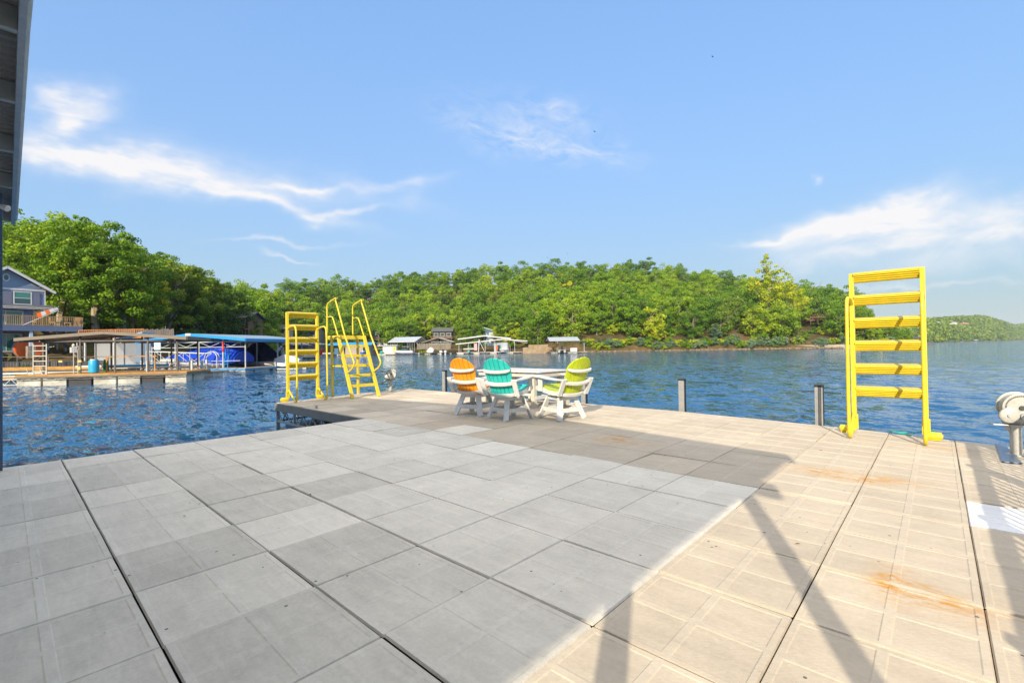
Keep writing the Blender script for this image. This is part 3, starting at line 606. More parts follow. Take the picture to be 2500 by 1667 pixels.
# roof of the covered slip above and behind the camera; its shade crosses the deck
def build_roof():
    t = thing('dock_roof', 'grey corrugated metal dock roof overhead with steel purlins and a pale blue edge', 'roof')
    ends = [(-1.72, 3.12), (4.6, 3.62), (9.36, 3.24)]; x1 = .10; x0 = -11
    sh = MB()
    for (v0, z0), (v1, z1) in zip(ends, ends[1:]):
        nrib = int((v1 - v0) / .1); vsx = []; 
        for i in range(nrib + 1):
            f = i / nrib; v = v0 + (v1 - v0) * f; z = z0 + (z1 - z0) * f
            for dv, dz in ((0, 0), (.055, 0), (.065, .022), (.09, .022)): 
                if v + dv <= v1 + .001: vsx.append((v + dv, z + .05 + dz))
        o = len(vsx); vv = [(x0, a, b) for a, b in vsx] + [(x1, a, b) for a, b in vsx]
        sh.add(vv, [(i, i + 1, o + i + 1, o + i) for i in range(o - 1)])
    sh.build('roof_sheet', SLAT, t)
    rk = MB(); tr = MB()
    for (v0, z0), (v1, z1) in zip(ends, ends[1:]):
        rk.beam((x1 - .02, v0, z0 - .03), (x1 - .02, v1, z1 - .03), .04, .16); tr.beam((x1 + .012, v0, z0 + .02), (x1 + .012, v1, z1 + .02), .02, .12)
    rk.build('rake_channel', GALV, t, bev=.004); tr.build('edge_trim', mat('pale_blue_trim', (.45, .55, .62), .4), t, bev=.004)
    pu = MB()
    for v in [-1.6, -.4, .8, 2.0, 3.2, 4.5, 5.6, 6.7, 7.8, 9.2]:
        z = interp(v, [e[0] for e in ends], [e[1] for e in ends]); pu.beam((x0, v, z - .03), (x1 - .04, v, z - .03), .05, .16)
    pu.build('purlin', mat('purlin_steel', (.30, .34, .36), .45, .4), t, bev=.004)
    ra = MB()
    for u in (-1.0, -5, -9.5):
        for (v0, z0), (v1, z1) in zip(ends, ends[1:]): ra.beam((u, v0, z0 - .2), (u, v1, z1 - .2), .1, .18)
    ra.build('rafter', STEEL, t)
    sc_ = MB()
    for v in np.arange(4.9, 9.2, .28):
        z = interp(v, [e[0] for e in ends], [e[1] for e in ends])
        for u in (-.06, -.28): sc_.cyl((u, v, z + .03), (u, v, z + .05), .012, 6)
    sc_.build('screw_row', DARKSTEEL, t)
    for (u, v, z, w) in [(-1, -1.4, 3.1, .1), (-1, -.30, 3.2, .1), (-1, 8.4, 3.3, .1), (-9.5, -1, 3, .1), (-9.5, 8, 3.2, .1)]:
        MB().beam((u, v, 0), (u, v, z), w, w).build('post', STEEL, t, bev=.004)
    MB().beam((-.045, 8.12, 0), (-.045, 8.12, 3.25), .06, .06).build('post', mat('blue_post', (.06, .10, .17), .4, .2), t, bev=.004)
    return t
build_roof()
def build_light():
    t = thing('flood_lamp', 'small white twin flood lamp fixed under the dock roof corner', 'lamp', (-.12, 7.9, 3.04), R(-40)); t.scale = (.62,) * 3
    MB().box((0, 0, 0), (.13, .1, .12)).build('junction_box', WHITEP, t, bev=.01)
    for s in (0,):
        MB().tube([(.05, 0, 0), (.14, -.02, -.01), (.19, -.02, -.02)], .02).build('arm', WHITEP, t, smooth=True)
        MB().tube([(.17, -.02, 0), (.23, -.02, -.02), (.32, -.02, -.05), (.33, -.02, -.055)], [.03, .045, .06, .05], 14).build('lamp_head', WHITEP, t, smooth=True)
build_light()
def build_railing():   # off to the right, its balusters stripe the deck with shade
    t = thing('baluster_railing', 'metal railing of thin upright balusters at the right side of the dock', 'railing', (0, -1.27, 0))
    u0, u1 = -1.0, 7.0
    MB().beam((u0, 0, 1.0), (u1, 0, 1.0), .07, .05).beam((u0, 0, .12), (u1, 0, .12), .04, .04).build('rail', STEEL, t)
    b = MB(); n = int((u1 - u0) / .150)
    for i in range(n): b.beam((u0 + i * .150, 0, .12), (u0 + i * .150, 0, 1.0), .022, .022, (1, 0, 0))
    b.build('baluster_row', STEEL, t)
    for u in np.linspace(u0, u1, 5): MB().beam((u, 0, 0), (u, 0, 1.06), .09, .09).build('post', STEEL, t)
build_railing()

# ------------------------------------------------------------ yellow ladders
def swim_ladder(name, label, loc, rz, tilt=0.):
    """local: x across the rungs, -y toward the deck, stowed upright on pivot sleeves"""
    t = thing(name, label, 'ladder', loc, rz, 'yellow fold-over swim ladders'); W = .80; sx = math.tan(R(tilt))
    for s in (-1, 1):
        x = s * W / 2
        MB().beam((x, 0, .24), (x + sx * 0, .02, 2.38), .10, .058, (1, 0, 0)).build('side_rail', YEL, t, bev=.006)
        pts = [(x, -.02, 1.92), (x, -.20, 1.985), (x, -.36, 1.99)] + [(x, -.42 - .14 * math.sin(R(a)), 1.85 + .14 * math.cos(R(a))) for a in (0, 25, 50, 75)] + [(x, -.575, 1.7), (x, -.585, 1.2), (x, -.60, .7), (x, -.60, .18)]
        pts += [(x, -.50 - .10 * math.cos(R(a)), .12 - .10 * math.sin(R(a))) for a in (0, 30, 60, 90, 120, 150)] + [(x, -.30, .14), (x, -.06, .30)]
        MB().tube(pts, .023, 12).build('handrail', YEL, t, smooth=True)
        MB().beam((x, 0, .28), (x, .02, .06), .05, .09, (1, 0, 0)).build('hinge_bracket', YEL, t, bev=.005)
    for xs in (-W / 2 - .09, W / 2 + .07): MB().cyl((xs - .085, .0, .055), (xs + .085, .0, .055), .052, 18).cyl((xs - .10, 0, .055), (xs + .10, 0, .055), .03, 14).bx(xs - .08, xs + .08, -.05, .06, 0, .012).build('pivot_sleeve', YEL, t, bev=.002, smooth=True)
    for i, z in enumerate([2.24, 1.90, 1.56, 1.22, .88, .545]):
        m = MB(); y0, z0 = .035, z; n = 6
        prof = [(-.05, .145), (-.03, .155), (.0, .15)] + sum([[(.012 + .012 * k, .14 - .025 * k), (.0 + .012 * k, .128 - .025 * k)] for k in range(5)], []) + [(.05, 0), (.03, -.004)]
        # ribbed channel tread: sloping top flange, ribbed face falling away beneath it
        pr = [(.045, .158), (-.062, .128), (-.064, .116)]
        for k in range(4):
            a, b = -.052 + .026 * k, .108 - .027 * k; pr += [(a, b), (a - .006, b - .010), (a + .010, b - .018)]
        pr += [(.055, -.004), (.062, .004)] + [(.012, .104), (.052, .150)]
        m.prism([(a, z0 + b) for a, b in pr], 'x', -W / 2 + .028, W / 2 - .028)
        m.build('tread', YEL, t)
    return t
swim_ladder('swim_ladder', 'tall yellow ladder standing upright near the right winch', (8.60, .535, 0), R(-90))
swim_ladder('swim_ladder', 'yellow ladder standing upright at the far left dock corner beside the step ladder', (5.50, 12.78, 0), R(-1), 0)
def step_ladder():
    t = thing('platform_step_ladder', 'yellow step ladder with platform and tall hooped handrails at the far left of the dock', 'ladder', (6.88, 12.0, 0), 0); W = .82
    yf, yp, yb = -.10, .70, 1.38   # stair foot, platform front, platform back ; local y = v - 12
    for s in (-1, 1):
        x = s * W / 2
        MB().beam((x, yf, 0), (x, yp, 1.76), .06, .085, (1, 0, 0)).build('stringer', YEL, t, bev=.005)
        MB().beam((x, yb - .31, 0), (x, yb - .31, 1.70), .06, .06, (1, 0, 0)).build('rear_leg', YEL, t, bev=.005)
        p = [(x, yb - .02, 1.72), (x, yb - .03, 2.55)] + [(x, yb - .15 + .12 * math.cos(R(a)), 2.62 + .13 * math.sin(R(a))) for a in (0, 30, 60)] + [(x, .85, 2.84)] + [(x, .72 + .11 * math.cos(R(a)), 2.74 + .11 * math.sin(R(a))) for a in (80, 50, 20)]
        p += [(x, .68, 2.52), (x, .30, 1.75), (x, -.12, 1.12), (x, -.20, 1.0), (x, -.19, .92), (x, -.08, .82), (x, .20, .70)]
        MB().tube(p, .023, 12).build('handrail', YEL, t, smooth=True)
        q = [(x, yb - .03, 2.32), (x, 1.15, 2.33), (x, 1.03, 2.31), (x, .96, 2.22), (x, .70, 1.76)]
        MB().tube(q, .02, 12).build('mid_rail', YEL, t, smooth=True)
        MB().beam((x, yb - .31, .88), (x, .31, .88), .03, .06, (1, 0, 0)).build('brace', YEL, t)
    MB().bx(-W / 2 - .02, W / 2 + .02, yp, yb, 1.70, 1.765).bx(-W / 2, W / 2, yp - .01, yb + .01, 1.66, 1.70).build('platform', YEL, t, bev=.006)
    MB().beam((-W / 2, yb - .31, .88), (W / 2, yb - .31, .88), .05, .06).build('brace', YEL, t)
    for k in range(5):
        z = .37 + k * .28; y = yf + (yp - yf) * z / 1.76
        MB().bx(-W / 2 + .02, W / 2 - .02, y - .02, y + .16, z - .035, z).bx(-W / 2 + .02, W / 2 - .02, y - .025, y - .01, z - .075, z).build('step', YEL, t, bev=.004)
step_ladder()
# ------------------------------------------------------------ winches
def winch(name, label, loc, rz, s=1.):
    t = thing(name, label, 'winch', loc, rz, 'boat lift winches'); t.scale = (s,) * 3
    MB().cyl((0, 0, 0), (0, 0, .36), .052, 24).cyl((0, 0, 0), (0, 0, .014), .085, 24).build('post', CHROME, t, smooth=True)
    b = MB(); b.prism([(-.21, .35), (.16, .35), (.16, .362), (-.21, .362)], 'y', -.08, .08)
    b.prism([(-.12, .35), (-.04, .35), (-.04, .24)], 'y', -.012, .012); b.build('mounting_plate', GALV, t, bev=.003)
    h = MB(); h.prism([(-.10, .362), (.14, .362), (.15, .44), (.10, .52), (.04, .60), (-.03, .58), (-.09, .50), (-.12, .43)], 'y', -.035, .045); h.build('housing', CHROME, t, bev=.008)
    m = MB()
    ring = [(.03 + .165 * math.cos(a), .565 + .165 * math.sin(a)) for a in np.linspace(0, 2 * math.pi, 41)[:-1]]; m.prism(ring, 'y', -.095, -.055)
    ring2 = [(.03 + .15 * math.cos(a), .565 + .15 * math.sin(a)) for a in np.linspace(0, 2 * math.pi, 41)[:-1]]; m.prism(ring2, 'y', -.055, .09)
    ring3 = [(.03 + .172 * math.cos(a), .565 + .172 * math.sin(a)) for a in np.linspace(0, 2 * math.pi, 41)[:-1]]; m.prism(ring3, 'y', .08, .095)
    g = m.build('reel_cover', CHROME, t, bev=.004)
    th = MB()
    for a in np.linspace(R(20), R(200), 26):
        c, s_ = math.cos(a), math.sin(a); th.box((.03 + .135 * c, -.099, .565 + .135 * s_), (.013, .006, .010), M4=Matrix.Rotation(-a, 3, 'Y'))
    th.build('gear_slots', DARKSTEEL, t)
    MB().cyl((.03, -.115, .565), (.03, -.095, .565), .026, 18).build('hub', DARKSTEEL, t, smooth=True)
    MB().cyl((-.085, -.13, .475), (-.085, -.09, .475), .085, 32).cyl((-.085, -.135, .475), (-.085, -.09, .475), .078, 32).build('pulley', CHROME, t, bev=.003, smooth=True)
    MB().cyl((-.085, -.150, .475), (-.085, -.12, .475), .020, 12).cyl((.05, -.135, .465), (.05, -.035, .465), .03, 16).cyl((.05, -.14, .465), (.05, -.1, .465), .045, 16).build('bearing', GALV, t, smooth=True)
    return t
w1 = winch('boat_winch', 'cast metal boat lift winch on a round post at the right edge of the photo', (8.02, -.66, 0), R(-78), 1.0)
w2 = winch('boat_winch', 'small pale boat lift winch standing beside the step ladder at the far corner', (8.40, 13.02, 0), R(-42), .97)
MB().tube([(-.02, -.1, .42), (-.14, -.12, .35), (-.26, -.12, .26), (-.34, -.12, .27)], .012, 8).build('crank_handle', mat('rusty_brown_rod', (.16, .07, .03), .7), w2)
# metal plate under the right winch
def cleat(loc, rz, label):
    t = thing('dock_cleat', label, 'cleat', loc, rz)
    m = MB(); m.bx(-.06, .06, -.025, .025, 0, .01); m.tube([(-.03, 0, .005), (-.02, 0, .05)], .014, 10); m.tube([(.03, 0, .005), (.02, 0, .05)], .014, 10)
    m.tube([(-.13, 0, .082), (-.10, 0, .062), (-.05, 0, .052), (.05, 0, .052), (.10, 0, .062), (.13, 0, .082)], [.006, .010, .014, .014, .010, .006], 10); m.build('horn', GALV, t, smooth=True)
cleat((4.93, 10.75, 0), R(80), 'small galvanised cleat on the deck below the left yellow ladder')
o = MB(); o.prism([(7.48, -.66), (8.62, -.62), (8.72, -.53), (7.45, -.50)], 'z', .001, .012)
tag(o.build('steel_plate', BLUEGREY, bev=.002), 'flat bluish steel plate on the deck in front of the right winch', 'plate')
for i, (u, v, lb) in enumerate([(9.42, 11.55, 'left of the orange chair'), (9.40, 6.28, 'half hidden behind the green chair'), (9.38, 3.88, 'right of the green chair'), (9.10, 1.46, 'left of the tall ladder')]):
    t = thing('bumper_post', 'short grey black bumper post at the dock edge, ' + lb, 'post', (u, v, 0), 0, 'bumper posts along the dock edge')
    MB().bx(-.05, -.01, -.055, .055, -.75, .625).build('ribbed_face', mat('pale_ribbed_plastic', (.27, .27, .26), .5), t, bev=.006)
    for k in range(2): MB().bx(-.056, -.05, -.03 + k * .036, -.006 + k * .036, -.75, .62).build('rib', mat('pale_ribbed_plastic', (.27, .27, .26), .5), t)
    MB().bx(-.01, .06, -.060, .060, -.75, .625).bx(-.055, .062, -.064, .064, .622, .655).build('rubber_body', DARK, t, bev=.004)
t = thing('mooring_rope', 'thin green rope lying beside the pivot of the right yellow ladder', 'rope', (8.75, .25, .01))
MB().tube([(0, .05, 0), (.06, .12, .01), (.02, .2, .02), (.1, .3, .01), (.06, .02, .03), (.02, -.1, .08), (-.02, -.2, .1)], .008, 6).build('strand', mat('green_rope', (.02, .35, .22), .7), t)
# ------------------------------------------------------------ chairs and table
def chair(colm, cname, label, loc, rz, base_rz=None, S=1.13):
    t = thing('swivel_adirondack_chair', label, 'chair', loc, rz, 'coloured swivel chairs round the dock table'); t.scale = (S,) * 3
    b = 0 if base_rz is None else base_rz - rz; Rb = Matrix.Rotation(b, 4, 'Z')
    # local +y is the way the sitter faces
    for sx in (-1, 1):
        for sy in (-1, 1):
            m = MB(); m.beam((sx * .15, sy * .15, .37), (sx * .265, sy * .265, 0), .10, .03, (sx * .2, sy * 1., 0)); m.build('leg', WHITE, t, bev=.005, xf=Rb)
    st = MB()
    for s in (-1, 1):
        st.bx(-.21, .21, s * .222 - .012, s * .222 + .012, .12, .19); st.bx(s * .222 - .012, s * .222 + .012, -.20, .20, .121, .189)
        st.bx(-.15, .15, s * .165 - .012, s * .165 + .012, .315, .375); st.bx(s * .165 - .012, s * .165 + .012, -.15, .15, .316, .374)
    st.build('stretcher', WHITE, t, bev=.004, xf=Rb)
    MB().cyl((0, 0, .375), (0, 0, .40), .13, 24).bx(-.16, .16, -.16, .16, .395, .405).build('swivel_plate', DARKSTEEL, t)
    # side rails of the seat
    for s in (-1, 1):
        prof = [(-.30, .405), (-.10, .40), (.10, .425), (.30, .455), (.345, .475), (.355, .51), (.33, .535), (.27, .535), (.15, .51), (0, .475), (-.15, .465), (-.30, .475)]
        m = MB(); m.prism([(y, z) for y, z in prof], 'x', s * .265 - .014, s * .265 + .014); m.build('seat_rail', WHITE, t, bev=.005)
        bo = MB()
        for (y, z) in ((-.26, .43), (-.22, .43), (.22, .50), (.26, .47)): bo.cyl((s * .279, y, z), (s * .283, y, z), .007, 8)
        bo.build('bolt', DARKSTEEL, t)
    for i in range(9):
        f = i / 8; y = -.19 + .53 * f; z = [.472, .468, .468, .475, .486, .50, .515, .53, .52][i]; tl = [0, 0, .05, .12, .18, .22, .2, -.1, -1.0][i]
        MB().box((0, y, z), (.50, .058, .020), M4=Matrix.Rotation(tl, 3, 'X')).build('seat_slat', colm, t, bev=.004)
    # back: fanned slats under one rounded outline
    n = 6; lean = Matrix.Rotation(R(26), 3, 'X'); H_ = .68
    def halfw(z): return (.205 + .045 * min(1, z / .45)) if z < .42 else .25 * math.sqrt(max(0, 1 - ((z - .42) / .26) ** 2))
    for i in range(n):
        m = MB(); zs = list(np.linspace(0, H_ * .62, 8)) + [H_ * (.62 + .38 * math.sin(k * math.pi / 28)) for k in range(1, 15)]; 
        L_, R_ = [], []
        for z in zs:
            w0 = (.205 + .045 * min(1, z / .45)); a = (-1 + 2 * i / n) * w0 + .004; c = (-1 + 2 * (i + 1) / n) * w0 - .004; hw = halfw(z)
            a2, c2 = max(a, -hw), min(c, hw)
            if c2 - a2 > .004: L_.append((a2, z)); R_.append((c2, z))
        rings = []
        for (a, z), (c, _) in zip(L_, R_):
            def cv(x): return -.055 + .9 * x * x * .9
            rings.append([lean @ Vector((x, cv(x) + dy, z)) + Vector((0, -.20, .44)) for x, dy in ((a, 0), (c, 0), (c, -.022), (a, -.022))])
        m.loft(rings); m.build('back_slat', colm, t, bev=.003)
    def bar(z, w, th, h, off):
        m = MB(); k = 10; inner = []; outer = []
        for j in range(k + 1):
            x = -w / 2 + w * j / k; yi = -.085 + .75 * x * x - off; yo = yi - th * (1 if 0 < j < k else .45)
            inner.append((x, yi)); outer.append((x, yo))
        rings = [[lean @ Vector((x, yi, z)) + Vector((0, -.20, .44)), lean @ Vector((x, yo, z)) + Vector((0, -.20, .44)), lean @ Vector((x, yo, z + h)) + Vector((0, -.20, .44)), lean @ Vector((x, yi, z + h)) + Vector((0, -.20, .44))] for (x, yi), (_, yo) in zip(inner, outer)]
        m.loft(rings); m.build('back_support', WHITE, t, bev=.006)
    bar(.44, .50, .055, .035, 0); bar(.215, .60, .07, .038, .0); bar(-.01, .50, .04, .05, .0)
    for s in (-1, 1):
        MB().beam((s * .292, -.275, .405), (s * .292, -.415, .68), .026, .085, (1, 0, 0)).build('back_post', WHITE, t, bev=.005)
        m = MB(); ys = [-.40, -.25, -.05, .15, .30, .38]; zz = [.655, .655, .668, .69, .70, .685]
        rings = [[(s * (.315 - w), y, z), (s * (.315 + w), y, z), (s * (.315 + w), y, z + .024), (s * (.315 - w), y, z + .024)] for y, z, w in zip(ys, zz, (.03, .045, .062, .07, .066, .045))]
        m.loft(rings); m.build('armrest', WHITE, t, bev=.005)
        MB().bx(s * .300 - .013, s * .300 + .013, .145, .245, .455, .69).build('arm_post', WHITE, t, bev=.005)
    return t
D90 = R(-90)   # local +y faces the given bearing
chair(ORANGE, 'orange', 'white framed chair with orange slats, leftmost at the dock table', (6.54, 7.02, 0), R(15) + D90, R(14) + D90)
chair(TEAL, 'teal', 'white framed chair with turquoise slats, between the orange and lime chairs', (6.53, 6.06, 0), R(15) + D90, R(-12) + D90)
chair(LIME, 'lime', 'white framed chair with lime green slats at the right of the dock table', (7.14, 5.28, 0), R(78) + D90, R(76) + D90)
def table():
    t = thing('patio_table', 'rectangular white dining table with apron between the coloured chairs', 'table', (8.42, 7.35, 0), 0); wx, wy, z = .60, .98, .785
    tp = MB(); n = 7
    for i in range(n):
        a = -wx + 2 * wx * i / n; tp.bx(a + .003, a + 2 * wx / n - .003, -wy + .06, wy - .06, z, z + .028)
    tp.bx(-wx, wx, -wy, -wy + .057, z, z + .028).bx(-wx, wx, wy - .057, wy, z, z + .028); tp.build('tabletop', WHITE, t, bev=.004)
    ap = MB()
    for s in (-1, 1): ap.bx(s * (wx - .03) - .014, s * (wx - .03) + .014, -wy + .03, wy - .03, z - .10, z - .035); ap.bx(-wx + .03, wx - .03, s * (wy - .03) - .014, s * (wy - .03) + .014, z - .101, z - .034)
    ap.build('apron', WARMW, t, bev=.004)
    for sx in (-1, 1):
        for sy in (-1, 1): MB().bx(sx * .48 - .05, sx * .48 + .05, sy * .72 - .05, sy * .72 + .05, 0, z).build('leg', WARMW, t, bev=.006)
    MB().bx(-.48, .48, -.78, -.75, .18, .26).bx(-.48, .48, .75, .78, .18, .26).bx(-.03, .03, -.75, .75, .19, .25).build('stretcher', WHITE, t, bev=.004)
table()
def bench():
    t = thing('low_bench', 'low tan bench with yellow front board glimpsed behind the white table', 'bench', (8.93, 7.0, 0), 0)
    MB().bx(-.17, .17, -.62, .62, .40, .44).build('seat', mat('weathered_tan_board', (.38, .27, .16), .7), t, bev=.005)
    MB().bx(-.185, -.172, -.60, -.05, .33, .395).build('front_board', YEL2, t, bev=.003)
    for s in (-1, 1): MB().bx(-.14, .14, s * .5 - .03, s * .5 + .03, 0, .40).build('leg', WARMW, t, bev=.004)
bench()
# small dead leaves and twigs on the tiles
for i, (u, v) in enumerate([(1.93, 4.35), (1.0, 4.6), (3.6, .72), (6.9, 1.1)]):
    m = MB(); a = rnd.uniform(0, 6); c, s = math.cos(a), math.sin(a)
    m.add([(u - .022 * c, v - .022 * s, .003), (u + .006 * s, v - .006 * c, .012), (u + .024 * c, v + .024 * s, .004), (u - .006 * s, v + .006 * c, .006)], [(0, 1, 2, 3)])
    tag(m.build('dead_leaf', mat('dead_leaf_brown', (.16, .07, .02), .8)), ['brown curled leaf on the shaded grey tiles, middle left', 'tiny brown leaf scrap on the shaded grey tiles, far left', 'tiny brown leaf scrap on the sunlit tiles by the brace shadow', 'tiny leaf scrap on the sunlit tiles left of the right ladder'][i], 'leaf')

# ------------------------------------------------------------ boats, docks and houses round the lake
def frame(x, d, z=WZ, rot=0.): return G(x, d, z), CAMROT + R(rot)
BROWNM = mat('brown_roof_metal', (.19, .15, .105), .6, .1, .12, 2)
TANR = mat('beige_roof_metal', (.50, .46, .38), .6, .1, .1, 1)
BLUER = mat('bright_blue_roof', (.02, .27, .62), .45, .1, .06, 2)
SILV = mat('silver_roof_metal', (.46, .50, .53), .4, .3, .08, 1)
WHITER = mat('white_roof_metal', (.50, .50, .49), .5, 0, .06, 1)
DECKO = mat('golden_stained_deck', (.46, .23, .04), .7, 0, .3, 2.5, stretch=(1, 6, 1))
DECKG = mat('weathered_deck', (.36, .31, .25), .8, 0, .2, 2.5)
FOAM = mat('dirty_white_float', (.48, .46, .38), .85, 0, .35, 1.6)
BLK = mat('black_plastic_float', (.018, .018, .02), .5)
POSTB = mat('brown_steel_post', (.11, .095, .08), .6, .2, .2, 3)
POSTW = mat('white_steel_post', (.48, .50, .50), .5, .1, .08, 3)
GLASS = mat('window_glass', (.03, .07, .08), .08, 0, .1, 1, spec=.8)
GLASST = mat('teal_window_glass', (.05, .20, .17), .12, 0, .1, 1, spec=.8)
SIDING = mat('slate_blue_siding', (.19, .23, .36), .6, 0, .06, 2)
STONEM = mat('stone_veneer', (.26, .22, .17), .85, 0, .4, 3, bump=.8, bscale=5)
SAND = mat('sandstone_wall', (.29, .215, .125), .9, 0, .35, .8, bump=.8, bscale=2)
WOOD = mat('brown_timber', (.16, .095, .05), .75, 0, .25, 2)
WOODL = mat('honey_timber', (.36, .23, .11), .75, 0, .2, 2)
WOODO = mat('orange_timber', (.48, .17, .03), .7, 0, .2, 2)
DARKH = mat('dark_house_siding', (.06, .05, .045), .8, 0, .25, 1)
CREAM = mat('cream_siding', (.60, .55, .46), .7, 0, .1, 1)
GREYH = mat('grey_siding', (.26, .26, .27), .7, 0, .12, 1)
TARP = mat('royal_blue_tarp', (.006, .055, .52), .45, 0, .15, 1.2, bump=.5, bscale=3, stretch=(1, 1, 3))
NAVY = mat('navy_cover', (.012, .016, .05), .6)
GEL = mat('white_gelcoat', (.55, .55, .55), .25, 0, .05, 1, coat=.3)
ALU = mat('pontoon_aluminium', (.50, .50, .48), .35, .6, .12, 2)
RED = mat('red_plastic', (.62, .03, .03), .45); ORG = mat('orange_plastic', (.80, .13, .01), .5); CYAN = mat('sky_blue_plastic', (.03, .38, .68), .4)
PINK = mat('pink_towel', (.75, .35, .38), .9); CHAR = mat('charcoal_shingles', (.09, .095, .10), .85, 0, .2, 2)
def roof_gable(mb, x0, x1, y0, y1, ze, zr, axis='y', th=.06, xr=None):
    """ridge runs along axis; thin real sheets with an edge"""
    if axis == 'y':
        xr = (x0 + x1) / 2 if xr is None else xr
        mb.prism([(x0, ze), (xr, zr), (x1, ze), (x1, ze - th), (xr, zr - th), (x0, ze - th)], 'y', y0, y1)
    else:
        yr = (y0 + y1) / 2; mb.prism([(y0, ze), (yr, zr), (y1, ze), (y1, ze - th), (yr, zr - th), (y0, ze - th)], 'x', x0, x1)
def covered_dock(name, label, pos, w, l, zd, ze, zr, roofm, fascm, postm, deckm, posts_x, posts_y, axis='y', over=.5, floats='mix', slip=None, fh=.22, truss=True, extra=None, ceil=True):
    """local x to the right, y away, z above the water"""
    t = thing(name, label, 'boat dock', *pos)
    d = MB()
    if slip:   # walkway round an open slip
        a, b = slip; d.bx(0, w, 0, 1.5, zd - .08, zd).bx(0, a, 1.5, l, zd - .08, zd).bx(b, w, 1.5, l, zd - .08, zd)
    else: d.bx(0, w, 0, l, zd - .08, zd)
    d.build('deck', deckm, t, bev=.01)
    e = MB().bx(-.02, w + .02, -.04, 0, zd - .20, zd - .09).bx(w, w + .04, 0, l, zd - .20, zd - .09).bx(-.04, 0, 0, l, zd - .20, zd - .09); e.build('edge_beam', fascm if truss else postm, t)
    n = max(2, int(w / 1.25)); k = 0
    for i in range(n):
        x = (i + .5) * w / n; m = FOAM if (floats == 'foam' or (floats == 'mix' and i % 3 != 2)) else BLK
        MB().bx(x - w / n * .46, x + w / n * .46, .08, 1.1, -.35, zd - .21).build('float', m, t, bev=.03)
    for i in range(max(1, int(l / 2.5))):
        y = 1.4 + i * 2.5
        if y + 2 < l: MB().bx(w - 1.0, w - .08, y, y + 2, -.35, zd - .21).build('float', FOAM if floats != 'black' else BLK, t, bev=.03)
    rf = MB(); roof_gable(rf, -over, w + over, -over, l + over, ze + fh / 2, zr + fh / 2, axis); rf.build('roof', roofm, t)
    f = MB()
    if axis == 'y':
        xr = w / 2
        for y in (-over - .03, l + over + .03): f.beam((-over, y, ze), (xr, y, zr), .05, fh); f.beam((xr, y, zr), (w + over, y, ze), .05, fh)
        for x in (-over - .03, w + over + .03): f.beam((x, -over, ze), (x, l + over, ze), .05, fh)
    else:
        for x in (-over - .03, w + over + .03): f.beam((x, -over, ze), (x, l / 2, zr), .05, fh); f.beam((x, l / 2, zr), (x, l + over, ze), .05, fh)
        for y in (-over - .03, l + over + .03): f.beam((-over, y, ze), (w + over, y, ze), .05, fh)
    f.build('fascia', fascm, t)
    for y in posts_y:
        for x in posts_x:
            zt = (ze + (zr - ze) * (1 - abs(x - w / 2) / (w / 2 + over))) if axis == 'y' else (ze + (zr - ze) * (1 - abs(y - l / 2) / (l / 2 + over)))
            MB().beam((x, y, zd), (x, y, zt), .09, .09).build('post', postm, t)
    if ceil:
        c = MB()
        for y in posts_y: c.beam((0, y, ze - .12), (w, y, ze - .12), .06, .10)
        for x in (posts_x[0], posts_x[-1]): c.beam((x, 0, ze - .12), (x, l, ze - .12), .06, .10)
        c.build('roof_beam', postm, t)
    if truss:
        tr = MB(); nn = int(w / .8)
        for i in range(nn): x = i * w / nn; tr.beam((x, -.05, zd - .2), (x + w / nn / 2, -.05, zd - .31), .02, .02); tr.beam((x + w / nn / 2, -.05, zd - .31), (x + w / nn, -.05, zd - .2), .02, .02)
        tr.beam((0, -.05, zd - .32), (w, -.05, zd - .32), .03, .03); tr.build('truss', postm, t)
    return t
def bumper(t, x, y, zd, m=POSTW, h=.9, w=.16): MB().bx(x - w / 2, x + w / 2, y - w / 2, y + w / 2, -.2, zd + h).build('bumper', m, t, bev=.01)
def gangway(label, p, q, m, h=1.0, w=1.0, group='truss gangways to the left shore'):
    p, q = Vector(p), Vector(q); d = q - p; L_ = d.length; t = thing('gangway', label, 'gangway', p, math.atan2(d.y, d.x), group); sl = d.z
    l = math.hypot(d.x, d.y)
    MB().beam((0, w / 2, 0), (l, w / 2, sl), w, .08).build('walkway', DECKG, t)
    for s in (0, w):
        m_ = MB(); m_.beam((0, s, .05), (l, s, .05 + sl), .06, .06).beam((0, s, h), (l, s, h + sl), .06, .06); n = max(2, int(l / 1.1))
        for i in range(n):
            a, b = l * i / n, l * (i + 1) / n; za, zb = sl * i / n, sl * (i + 1) / n
            m_.beam((a, s, .05 + za), (a, s, h + za), .04, .04); m_.beam((a, s, .05 + za), (b, s, h + zb), .03, .03) if i % 2 else m_.beam((a, s, h + za), (b, s, .05 + zb), .03, .03)
        m_.build('side_truss', m, t)
    return t
def hull(t, L_, W, H, m, bow=.35, z0=0., name='hull'):
    rings = []
    for i in range(11):
        f = i / 10; k = 1 if f < 1 - bow else math.sqrt(max(0, 1 - ((f - 1 + bow) / bow) ** 2)) * .97 + .03
        w = W / 2 * k; sh = H * (1 + .18 * f * f); kz = .0 if f < .7 else (f - .7) * H * 1.1; x = -L_ / 2 + L_ * f
        rings.append([(x, 0, z0 + kz), (x, -w * .7, z0 + .12 * H + kz), (x, -w, z0 + .5 * H + kz * .4), (x, -w, z0 + sh), (x, -w * .82, z0 + sh + .03), (x, w * .82, z0 + sh + .03), (x, w, z0 + sh), (x, w, z0 + .5 * H + kz * .4), (x, w * .7, z0 + .12 * H + kz)])
    return MB().loft(rings).build(name, m, t, smooth=True)
